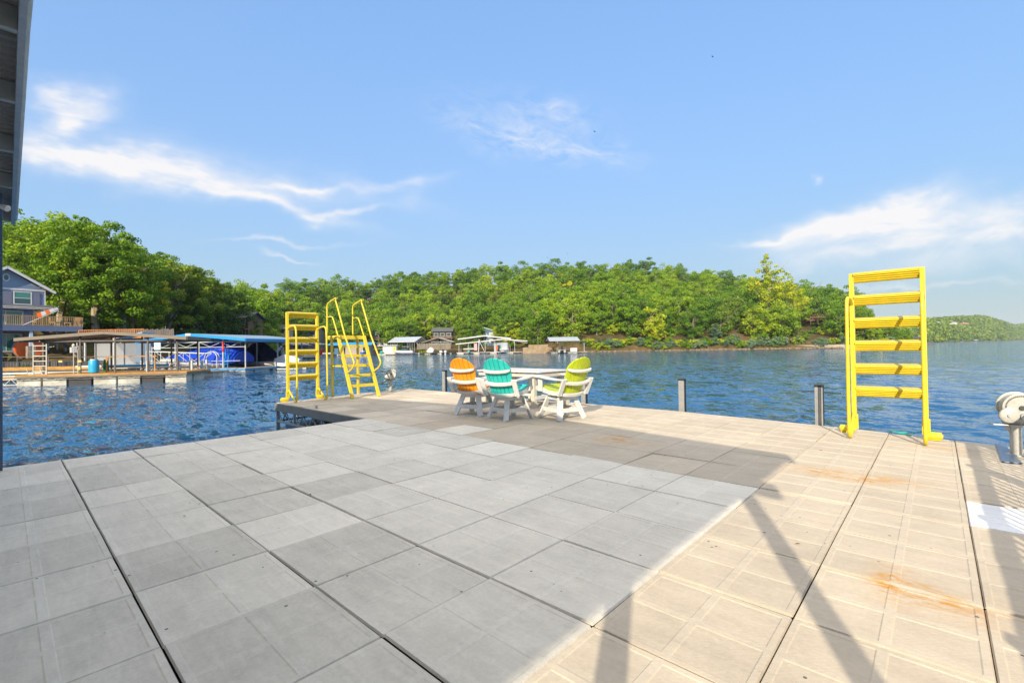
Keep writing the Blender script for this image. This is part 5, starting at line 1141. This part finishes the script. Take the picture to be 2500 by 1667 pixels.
MBl = thing('white_balcony', 'white railed balcony on the right of the slate blue house', 'balcony', G(1198, 184, ZY(1198, 822, 184)), CAMROT); MB().bx(-1.2, 1.2, -1, 1, -.3, 0).build('floor', WHITEP, MBl); railing(MBl, -1.2, 1.2, -1, 0, .9, WHITEP, .3); MB().bx(-1.1, -1, -.9, -.8, -3.4, -.3).bx(1, 1.1, -.9, -.8, -3.4, -.3).build('post', WOODL, MBl)
house('deck_house', 'brown hillside house with a long deck near the tip of the wooded point', 1992, 214, 11, 7, 1, mat('red_brown_siding', (.16, .08, .05), .8), CHAR, -10, z=ZY(1992, 770, 214), rh=1.6); 
dk = thing('hillside_deck', 'brown railed deck on stilts jutting from the hillside house', 'deck', G(1996, 207, ZY(1996, 774, 207)), CAMROT - R(8)); MB().bx(-3.4, 3.4, -1, 1, -.35, 0).build('floor', WOOD, dk); railing(dk, -3.4, 3.4, -1, 0, 1.0, WOOD, .3)
for s in (-3, 0, 3): MB().bx(s - .1, s + .1, -.8, -.6, -3.5, -.35).build('post', WOOD, dk)
# retaining walls and slopes
def wall_run(label, x0, x1, d, y0, h, m, name='retaining_wall', off=0):
    a = G(x0, d, ZY(x0, y0, d)); b = G(x1, d, ZY(x1, y0 - .0, d)); t = thing(name, label, 'wall', a, math.atan2((b - a).y, (b - a).x)); l = (b - a).length
    mb = MB(); n = max(2, int(l / 2)); 
    for i in range(n): mb.bx(l * i / n + .02, l * (i + 1) / n, rnd.uniform(-.06, .06), 1.2, -2, h + rnd.uniform(-.05, .05))
    mb.build('masonry', m, t); return t
w_ = wall_run('pale stone terrace wall with railing in front of the dark two storey house', 1018, 1100, 186, 850, 1.6, mat('pale_stone', (.20, .175, .135), .9, 0, .25, .7))
railing(w_, 0, 13.4, .1, 1.6, .9, WHITEP, .9)
wall_run('sandstone seawall left of the silver roofed dock', 1276, 1352, 153.5, 862, 1.9, SAND); wall_run('higher sandstone terrace wall above the seawall left of the silver dock', 1290, 1338, 157, 853, 1.6, SAND)
wall_run('low concrete seawall at the foot of the bare slope near the right ladder', 1895, 2100, 179.5, 849.5, 1.0, mat('pale_concrete', (.36, .32, .25), .9, 0, .2, .5))
wall_run('sandstone bank wall left of the small white boathouse', 900, 935, 170, 866, 2.2, SAND)
# rocks along the far waterline
rk = MB(); g = random.Random(5)
for i in range(330):
    x = g.uniform(1420, 2215); s = g.uniform(.25, .6); p = G(x, shore(x) - .3 + g.uniform(-.5, .8), WZ + s * .2)
    rg = [[(p.x + s * (1.2 + .5 * g.random()) * k * math.cos(a), p.y + s * 1.3 * k * math.sin(a), p.z + zz * s) for a in (0, 1.1, 2.2, 3.2, 4.3, 5.3)] for zz, k in ((-.6, 1), (.2, .9 + .2 * g.random()), (.6, .5))]; rk.loft(rg)
tag(rk.build('shore_rocks', mat('tan_rock', (.20, .145, .09), .95, 0, .3, .6)), 'tan rubble rocks strewn along the far waterline', 'rocks', None, 'stuff')
# bare golden slope near the point
def slope_patch(name, label, pts, m):
    mb = MB(); vs = []; 
    for (x, d, up) in pts: vs.append(G(x, d, ter(x, d) + up))
    return vs
# --- slide dock and others
def far_docks():
    t = covered_dock('covered_dock', 'low beige roofed dock with a dark covered boat left of the left yellow ladder', frame(592, 118, WZ, -6), 13, 7, .5, 3.6, 5.1, TANR, TANR, POSTW, DECKG, [.5, 4, 8, 12], [.4, 6.4], floats='foam', truss=False, fh=.3)
    c = thing('covered_boat', 'boat under a black cover below the beige roof left of the yellow ladder', 'boat', G(645, 121, WZ + 1.3), CAMROT); cover_boat(c, [(-4, 0, .5), (-2.5, 0, 1.4), (1, 0, 1.6), (4, 0, .6)], 2.4, NAVY); hull(c, 8, 2.4, .8, GEL, z0=-.8)
    s = thing('water_slide', 'pale blue plastic slide standing on the dock left of the yellow ladder', 'slide', G(684, 113, WZ + .5), CAMROT); MB().tube([(-2.2, 0, .15), (-1.4, 0, .7), (-.2, 0, 2.0), (.4, 0, 2.5)], .3, 8).build('chute', mat('pale_blue_chute', (.45, .62, .75), .4), s, smooth=True)
    MB().beam((.5, .3, 0), (.3, .3, 2.4), .08, .08).beam((1.1, .3, 0), (.45, .3, 2.4), .08, .08).beam((.5, -.3, 0), (.3, -.3, 2.4), .08, .08).beam((1.1, -.3, 0), (.45, -.3, 2.4), .08, .08).build('ladder_frame', POSTW, s)
    wk = thing('dock_walkway', 'pale walkway running from the slide dock past the yellow ladder', 'walkway', G(640, 112, WZ), CAMROT + R(3)); MB().bx(0, 13, 0, 1.8, .3, .5).build('deck', WARMW, wk); MB().bx(.2, 12.8, .1, 1.6, -.3, .28).build('float', BLK, wk)
    for x in (1, 5, 9): MB().bx(x, x + .25, -.1, .1, 0, 1.6).build('bumper', POSTW, wk)
    t2 = covered_dock('covered_dock', 'grey roofed dock crowded with boats seen through the left yellow ladder', frame(690, 140, WZ, 4), 11, 6, .5, 3.8, 4.6, mat('grey_roof_metal', (.33, .34, .35), .5), WHITER, POSTW, DECKG, [.5, 3.5, 7.5, 10.5], [.4, 5.6], floats='mix', truss=False)
    b = thing('runabout_boat', 'white runabout with dark motor at the dock behind the left yellow ladder', 'boat', G(752, 137, WZ), CAMROT + R(70)); hull(b, 5.5, 2.2, .9, GEL, z0=-.1); outboard(b, -2.9, 0, .8, 1.2); MB().loft([[(.2, -.8, .95), (.2, .8, .95), (.25, .8, 1.0), (.25, -.8, 1.0)], [(-.3, -.7, 1.5), (-.3, .7, 1.5), (-.25, .7, 1.5), (-.25, -.7, 1.5)]]).build('windscreen', GLASS, b)
    for i, (x, lb, m) in enumerate([(732, 'orange life jacket hanging above the walkway behind the left yellow ladder', ORG), (728, 'orange life ring cover standing on the walkway behind the left ladder', ORG), (783, 'red folded chair standing right of the left yellow ladder', RED)]):
        o = MB().loft([[(-.35, -.1, 0), (.35, -.1, 0), (.35, .1, 0), (-.35, .1, 0)], [(-.4, -.14, .8), (.4, -.14, .8), (.4, .14, .8), (-.4, .14, .8)], [(-.2 + .3 * (i == 2), -.1, 1.8), (.2 + .5 * (i == 2), -.1, 1.8), (.2 + .5 * (i == 2), .1, 1.8), (-.2 + .3 * (i == 2), .1, 1.8)]]).build('hung_gear', m, bev=.05); o.location = G(x, 134, WZ + (3.6 if i == 0 else .6)); o.rotation_euler = (0, 0, CAMROT); tag(o, lb, 'water gear')
    # second blue roof
    t3 = covered_dock('covered_boathouse', 'boathouse with a shallow bright blue roof and tan wall behind the step ladder', frame(805, 158, WZ, 2), 13.5, 7, .5, 3.7, 4.5, BLUER, BLUER, POSTW, DECKG, [.5, 4.5, 9, 13], [.4], floats='mix', truss=False, axis='x', over=.9)
    MB().bx(5, 13, .6, 6.5, .5, 3.6).build('wall', mat('tan_grey_wall', (.38, .32, .27), .8), t3); window(t3, 10.9, 12.4, .7, 2.9, .56, GLASS, .12, name='slip_opening'); MB().bx(1.2, 2.6, .9, 1.0, .6, 2.6).build('blue_panel', mat('deep_blue_panel', (.02, .12, .25), .5), t3)
    b = thing('runabout_boat', 'small white boat moored under the left half of the second blue roof', 'boat', G(798, 156, WZ), CAMROT + R(20)); hull(b, 4.5, 1.8, .9, GEL, z0=.2)
    b = thing('personal_watercraft', 'blue and white watercraft in the opening behind the step ladder', 'watercraft', G(888, 154, WZ + .5), CAMROT + R(80)); hull(b, 3, 1.2, .7, mat('blue_hull', (.02, .12, .5), .3), z0=.0); MB().bx(-.8, .3, -.25, .25, .7, 1.1).build('seat', GEL, b, bev=.1)
    # small flat white boathouse and tall white posted boathouse
    t4 = covered_dock('boathouse', 'tall boathouse with grey gable roof on many white posts', frame(952, 171, WZ, -18), 10.2, 8.5, .5, 4.6, 6.4, SILV, WHITER, POSTW, WARMW, [.2, 1.1, 2.0, 2.9, 7.3, 8.2, 9.1, 10.0], [.2, 8.2], floats='foam', truss=False, axis='x', over=.5)
    t5 = thing('white_shed', 'small flat roofed white boathouse with shutter left of the tall boathouse', 'boathouse', G(934, 163, WZ), CAMROT + R(4)); MB().bx(0, 4.7, 0, 4, .5, 3.2).build('wall', WHITEP, t5); MB().bx(-1.6, 5.2, -.6, 4.6, 3.2, 3.45).build('roof', WHITER, t5); window(t5, 1.5, 3.3, 1.5, 2.8, -.03, mat('pale_shutter', (.6, .62, .6), .6), .08, name='shutter'); MB().bx(-1.5, 13, -1.2, 0, .3, .5).build('deck', WARMW, t5)
    for i in range(5): MB().bx(-1.2 + i * 2.9, 1.2 + i * 2.9, -1.1, -.1, -.3, .29).build('float', BLK if i % 2 else FOAM, t5)
    l_ = thing('dock_ladder', 'small bright yellow ladder by the white boathouse across the water', 'ladder', G(963, 161, WZ + .5), CAMROT); rungs_ladder(l_, 1.0, 2.4, 6, YEL2)
    MB().bx(-.4, .4, .03, .08, .1, 2.3).build('backing', YEL2, l_)
    b = thing('cabin_cruiser', 'white cabin cruiser with dark windscreen moored below the tall boathouse', 'boat', G(986, 160, WZ), CAMROT + R(172)); hull(b, 7, 2.5, 1.1, GEL, z0=.3); MB().loft([[(-1.8, -1, 1.4), (1.4, -.9, 1.5), (1.4, .9, 1.5), (-1.8, 1, 1.4)], [(-1.4, -.8, 2.2), (.4, -.75, 2.2), (.4, .75, 2.2), (-1.4, .8, 2.2)]]).build('cabin_glass', GLASS, b); MB().bx(-2.2, .4, -.95, .95, 2.8, 2.88).bx(-2.1, -2.0, -.9, -.85, 1.4, 2.8).bx(.2, .3, -.9, -.85, 1.9, 2.8).build('canopy', GEL, b); MB().bx(-3.4, 3, -1.0, 1.0, .1, .35).build('dark_keel', NAVY, b)
    b = thing('beach_umbrella', 'teal patio umbrella folded by the white shed', 'umbrella', G(931, 162, WZ + .5), CAMROT); MB().tube([(0, 0, 0), (0, 0, .4), (0, 0, 1.0)], [.5, .7, .2], 10).build('canopy', mat('teal_fabric', (.01, .35, .25), .7), b)
    # brown gabled dock
    t6 = covered_dock('covered_dock', 'dock with a brown gabled roof sheltering a covered boat and a pontoon', frame(1036, 165, WZ, 0), 9.6, 7, .4, 4.2, 5.9, WHITER, BROWNM, POSTB, DECKG, [.3, 4.8, 9.3], [.3, 6.7], floats='mix', truss=False, over=.8, fh=.3)
    b = thing('covered_boat', 'white boat with a pale cover under the left half of the brown gable', 'boat', G(1053, 164, WZ + .6), CAMROT + R(90)); hull(b, 6, 2.4, .8, GEL); cover_boat(b, [(-2.6, .8, .9), (-1, .8, 1.9), (1.2, .8, 1.7), (2.7, .8, .9)], 2.2, mat('pale_tan_cover', (.55, .50, .44), .8))
    b = thing('pontoon_boat', 'pontoon boat with dark motor under the right half of the brown gable', 'boat', G(1084, 164, WZ), CAMROT + R(90)); MB().bx(-3, 3, -1.2, 1.2, .6, 1.3).build('cabin_rail', GEL, b, bev=.05); outboard(b, -3.4, 0, .9, 1.4)
    for s in (-1, 1): MB().cyl((-3, s * .8, .2), (3, s * .8, .2), .3, 12).build('pontoon_tube', ALU, b)
    # grey double roofed dock
    t7 = covered_dock('double_roofed_dock', 'two tier dock with long white roof edges, stair slide and pink towel', frame(1119, 165, WZ, -1), 18.5, 7, .5, 5.2, 6.3, mat('pale_grey_roof', (.45, .48, .52), .5), WHITER, POSTW, DECKG, [.4, 3.4, 6.2, 9, 12.5, 17.5], [3.5], floats='mix', truss=False, over=.2, fh=.4, ceil=False)
    lo = MB(); roof_gable(lo, -.8, 24.5, -1.2, 3.0, 3.6, 5.1, 'y', .12, xr=16); lo.build('lower_roof', mat('pale_grey_roof', (.45, .48, .52), .5), t7)
    f = MB().beam((-.8, -1.22, 3.45), (16, -1.22, 4.95), .06, .35).beam((16, -1.22, 4.95), (24.5, -1.22, 4.2), .06, .35); f.build('lower_fascia', WHITER, t7)
    for x in (.3, 3.6, 6.6, 9.6, 13, 20): MB().beam((x, -.9, .5), (x, -.9, interp(x, [-.8, 16, 24.5], [3.4, 4.9, 4.2])), .12, .12).build('lower_post', POSTW, t7)
    MB().bx(12.6, 17.5, .6, 3.2, .5, 4.2).build('shed_wall', mat('blue_grey_shed', (.30, .33, .37), .7), t7); window(t7, 13.6, 15.0, .6, 3.0, .56, GLASS, .1, name='shed_door'); window(t7, 15.8, 17, 1.6, 3.4, .56, mat('pale_window', (.35, .45, .5), .2), .08)
    MB().bx(-.5, 32, -1.6, 0, .35, .52).build('front_walk', WARMW, t7)
    for i in range(11): MB().bx(-.3 + i * 2.9, 2.0 + i * 2.9, -1.5, -.2, -.3, .33).build('float', BLK if i % 2 else FOAM, t7)
    st = thing('slide_stair', 'white stair slide tower in front of the two tier dock', 'slide', G(1172, 162.6, WZ + .52), CAMROT); m = MB()
    for y in (-.4, .4): m.beam((-.4, y, 4.3), (1.6, y, 0), .12, .12).beam((-.6, y, 0), (-.4, y, 4.4), .12, .12).beam((-.6, y, 0), (-.2, y, 4.4), .1, .1)
    for i in range(10): z = .3 + i * .42; m.beam((1.6 - 2.0 * z / 4.3, -.4, z), (1.6 - 2.0 * z / 4.3, .4, z), .2, .06)
    m.build('frame', WHITEP, st)
    o = MB().bx(-.5, .5, -.04, .04, 0, 2.3).build('hanging_towel', PINK, bev=.02); o.location = G(1161, 162.8, WZ + 1.2); o.rotation_euler = (0, 0, CAMROT); tag(o, 'pink towel hanging at the front of the two tier dock', 'towel')
    for (x, lb, m) in [(1143, 'white covered rowing boat on the rack at the left of the two tier dock', GEL), (1154, 'white small boat beside the pink towel on the two tier dock', GEL)]:
        b = thing('rowing_boat', lb, 'boat', G(x, 164.5, WZ + 1.4), CAMROT + R(10)); hull(b, 3.6, 1.2, .5, m)
    o = MB().tube([(0, 0, 0), (0, 0, .2), (0, 0, .5)], [.5, .6, .2], 12).build('inflatable_float', mat('turquoise_float', (.01, .40, .45), .5)); o.location = G(1144, 162.2, WZ + .5); tag(o, 'small turquoise float on the walkway of the two tier dock', 'water toy')
    j = thing('personal_watercraft', 'white watercraft raised on a lift at the right of the two tier dock', 'watercraft', G(1231, 163, WZ + 1.0), CAMROT + R(15)); hull(j, 3.2, 1.2, .6, GEL); MB().prism([(-.9, .6), (.4, .6), (.9, 1.3), (.5, 1.4), (-.2, 1.0), (-.9, .95)], 'y', -.3, .3).build('seat', GEL, j, bev=.06); MB().bx(-1.6, 1.6, -.8, .8, -.5, -.35).build('lift_cradle', POSTW, j)
    l_ = thing('dock_ladder', 'tall white ladder at the right end of the two tier dock', 'ladder', G(1243, 163, WZ + .5), CAMROT); rungs_ladder(l_, .75, 2.4, 4, WHITEP)
    o = MB().tube([(0, 0, 0), (0, 0, .5), (0, 0, 1.1), (0, 0, 1.6)], [.25, .34, .3, .12], 10).build('life_jacket', ORG, smooth=True); o.location = G(1213, 163, WZ + 1.2); tag(o, 'orange life jacket hung by the shed of the two tier dock', 'life jacket')
    fz = thing('walkway_rail', 'grey railed walkway linking the two tier dock with the sandstone wall', 'walkway', G(1250, 160, WZ + .5), CAMROT); MB().bx(0, 6.5, 0, 1.2, -.2, 0).build('deck', DECKG, fz); railing(fz, 0, 6.5, 0, 0, 1.1, POSTB, .5)
    # silver roofed dock
    t8 = covered_dock('covered_dock', 'single slip dock with a silver hip roof in front of the sandstone terrace', frame(1345, 144.5, WZ, 3), 8.3, 6.5, .4, 3.9, 5.0, SILV, SILV, POSTB, DECKG, [.3, 2.6, 5.4, 8.0], [.3, 6.2], floats='foam', truss=False, axis='x', over=.6)
    b = thing('pontoon_boat', 'pontoon boat with twin tubes and black motor under the silver roof', 'boat', G(1369, 144, WZ + .2), CAMROT + R(90)); MB().bx(-3, 3, -1.2, 1.2, .75, .9).bx(-3, 2.8, -1.2, -1.15, .9, 1.6).bx(-3, 2.8, 1.15, 1.2, .9, 1.6).build('deck', ALU, b); outboard(b, -3.3, 0, 1.2, 1.6)
    for s in (-1, 1): MB().cyl((-3, s * .85, .35), (3, s * .85, .35), .36, 14).build('pontoon_tube', ALU, b)
    MB().bx(6.1, 8.2, 0.05, .9, .4, 1.6).build('white_locker', WHITEP, t8, bev=.03); MB().cyl((10.4, 0, .4), (10.4, 0, 3.0), .09, 8).build('pole', POSTW, t8); MB().bx(8.3, 11.4, -.3, .9, .25, .42).build('side_walk', DECKG, t8)
    house('cottage', 'brown gabled cottage right behind the silver roofed dock', 1383, 166, 8, 5, 1, WOOD, mat('brown_shingles', (.16, .11, .08), .9), 0, z=ZY(1383, 846, 166), axis='y', rh=1.5, wins=2, fh=2.4)
    s = thing('timber_stair', 'honey timber stair climbing the terrace left of the silver dock', 'stair', G(1334, 152, WZ + .3), CAMROT); m = MB()
    for y in (0, 1): m.beam((0, y, 0), (4.2, y, 2.6), .1, .2).beam((0, y, 1), (4.2, y, 3.6), .06, .06)
    for i in range(9): m.beam((i * .47, 0, i * .29), (i * .47, 1, i * .29), .3, .05)
    m.build('flight', WOODL, s)
    # small raft off the point
    r = thing('swim_raft', 'tiny dark raft with a white mast just right of the yellow ladder', 'raft', G(2264, 235, WZ), CAMROT); MB().bx(-4, 1.8, -1, 1, 0, .5).build('deck', WOOD, r); MB().cyl((-.9, 0, .5), (-.9, 0, 5), .1, 8).build('mast', POSTW, r)
    # docks beyond the point
    covered_dock('covered_dock', 'dark roofed dock beyond the point seen behind the right yellow ladder', frame(2218, 350, WZ, 0), 14, 8, .5, 4.5, 5.5, DARKH, CHAR, POSTW, DECKG, [.5, 13.5], [.4, 7.6], truss=False, floats='black', axis='x')
far_docks()
# birds
for i, (x, y, d) in enumerate([(1754, 134, 60), (1461, 319, 60), (1340, 628, 90), (1389, 619, 90)]):
    o = MB().add([(-.28, .05, .09), (0, .08, 0), (0, -.1, 0), (.28, .05, .09), (0, 0, -.05), (0, .2, .01)], [(0, 1, 2), (1, 3, 2), (1, 4, 2), (1, 5, 2)]).build('bird', DARK); o.location = G(x, d, ZY(x, y, d)); tag(o, ['tiny dark bird highest in the blue sky', 'tiny dark bird in the sky right of the wispy middle cloud', 'left one of two birds just above the far ridge', 'right one of two birds just above the far ridge'][i], 'bird')

# ------------------------------------------------------------ distant hills across the open water
def distant():
    m = bpy.data.materials.new('distant_ground'); m.use_nodes = True; m.node_tree.nodes['Principled BSDF'].inputs['Base Color'].default_value = (.10, .12, .04, 1); m.node_tree.nodes['Principled BSDF'].inputs['Roughness'].default_value = .95
    DXs = [2150, 2190, 2210, 2240, 2280, 2330, 2400, 2450, 2475, 2500, 2600, 2750, 3000]; DYs = [800, 782, 776, 778, 776, 772, 769, 783, 792, 789, 786, 780, 790]
    DDs = [520, 560, 600, 640, 700, 850, 1050, 1150, 1450, 1550, 1600, 1700, 1800]
    def sh(x): return interp(x, DXs, DDs)
    def top(x): d = sh(x) * 1.22; return ZY(x, interp(x, DXs, DYs), d) - 9
    vs = []; fs = []; xs = list(range(2150, 3001, 10)); fr = [-.02, 0, .01, .05, .1, .15, .22, .3, .5]
    def hz(x, f): return WZ - 1 if f < 0 else WZ + 2 * min(1, f / .01) + max(0, top(x) - 2) * min(1, f / .22) ** .8 * (1 if f < .3 else .8)
    for x in xs:
        for f in fr: d = sh(x) * (1 + f); vs.append(G(x, d, hz(x, f)))
    n = len(fr)
    for i in range(len(xs) - 1):
        for j in range(n - 1): fs.append((i * n + j, (i + 1) * n + j, (i + 1) * n + j + 1, i * n + j + 1))
    mb = MB(); mb.add(vs, fs); o = mb.build('distant_hill', m, smooth=True); tag(o, None, None, None, 'structure')
    # far wood: many small crowns gathered into one mass of leaf clumps
    g = np.random.default_rng(3); P_ = []
    for x in np.arange(2150, 2990, 2.2):
        for f in np.arange(.006, .25, .011):
            xx = x + g.uniform(-2, 2); ff = f + g.uniform(-.006, .006)
            if 2308 < xx < 2370 and .105 < ff < .17: continue
            if g.random() < .15: continue
            d = sh(xx) * (1 + ff); P_.append((xx, d, hz(xx, ff), d / 900))
    nl = 46; V = np.empty((len(P_) * nl, 4, 3)); tint = np.empty(len(P_) * nl)
    for k, (x, d, z, s) in enumerate(P_):
        c = np.array(G(x, d, z + 4.5)); hgt = g.uniform(.75, 1.25); dd = g.normal(size=(nl, 3)); dd /= np.linalg.norm(dd, axis=1)[:, None]; pos = c + dd * np.array([5.6, 5.6, 5.5 * hgt]) * g.uniform(.6, 1.05, (nl, 1))
        nr = dd + g.normal(0, .4, (nl, 3)); nr /= np.linalg.norm(nr, axis=1)[:, None]; a = np.cross(nr, g.normal(size=(nl, 3))); a /= np.linalg.norm(a, axis=1)[:, None]; b = np.cross(nr, a); q = g.uniform(1.3, 2.4, (nl, 1))
        V[k * nl:(k + 1) * nl, 0] = pos - a * q; V[k * nl:(k + 1) * nl, 1] = pos + b * q; V[k * nl:(k + 1) * nl, 2] = pos + a * q; V[k * nl:(k + 1) * nl, 3] = pos - b * q; tint[k * nl:(k + 1) * nl] = g.uniform(0, .75) + g.uniform(0, .12, nl)
    N_ = len(P_) * nl; me = bpy.data.meshes.new('distant_wood'); me.vertices.add(N_ * 4); me.vertices.foreach_set('co', V.reshape(-1)); me.loops.add(N_ * 4); me.loops.foreach_set('vertex_index', np.arange(N_ * 4)); me.polygons.add(N_); me.polygons.foreach_set('loop_start', np.arange(0, N_ * 4, 4)); me.update(calc_edges=True); me.validate()
    at = me.attributes.new('tint', 'FLOAT', 'FACE'); at.data.foreach_set('value', tint.astype(np.float32)); me.materials.append(LEAFD)
    o = bpy.data.objects.new('distant_wood', me); C.objects.link(o); tag(o, 'hazy green wood covering the distant hills at the right', 'woodland', None, 'stuff')
    for (x, y, w, lb) in [(2287, 792, 11, 'leftmost white house near the top of the distant hill'), (2300, 792, 9, 'white two storey house beside the leftmost one on the distant hill'), (2328, 792, 16, 'long low white house above the bare slope of the distant hill'), (2236, 806, 14, 'pinkish house on the dark bank behind the right yellow ladder')]:
        d = sh(x) * 1.12; house('lake_house', lb, x, d, w, 8, 1, CREAM if x != 2236 else mat('pinkish_wall', (.45, .30, .24), .8), SILV if x != 2236 else CHAR, 0, z=ZY(x, y + 3, d), wins=3, rh=2.5, fh=5)
    s_ = MB(); gx = [2306, 2320, 2340, 2358, 2372]; vv = []; 
    for x in gx:
        for f in (.09, .13, .175): vv.append(G(x, sh(x) * (1 + f), hz(x, f) + 2.0))
    fs = [(i * 3 + j, (i + 1) * 3 + j, (i + 1) * 3 + j + 1, i * 3 + j + 1) for i in range(4) for j in range(2)]; s_.add(vv, fs); o = s_.build('bare_slope', mat('pink_tan_earth', (.48, .28, .18), .95, 0, .2, .05)); tag(o, None, None, None, 'structure')
    for (x, lb) in [(2344, 'small dark roofed dock at the foot of the distant hill'), (2372, 'long white roofed dock at the foot of the distant hill')]:
        covered_dock('covered_dock', lb, (G(x - 5, sh(x) - 4), CAMROT), 12 if x < 2350 else 16, 6, .5, 3, 4, CHAR if x < 2350 else WHITER, WHITER, POSTW, DECKG, [.5, 11], [.4], truss=False, axis='x', ceil=False)
distant()

# ------------------------------------------------------------ thin summer haze in the air
def build_haze():
    m = bpy.data.materials.new('haze'); m.use_nodes = True; nt = m.node_tree; nt.nodes.clear(); o = nt.nodes.new('ShaderNodeOutputMaterial'); v = nt.nodes.new('ShaderNodeVolumePrincipled')
    v.inputs['Color'].default_value = (.72, .84, 1, 1); v.inputs['Density'].default_value = .00011; v.inputs['Anisotropy'].default_value = .0; nt.links.new(v.outputs[0], o.inputs['Volume'])
    mb = MB(); mb.bx(-400, 3400, -2300, 1500, -6, 95); h = mb.build('haze', m); h.rotation_euler = (0, 0, 0); tag(h, 'pale blue haze over the lake', 'haze', None, 'stuff')
build_haze()
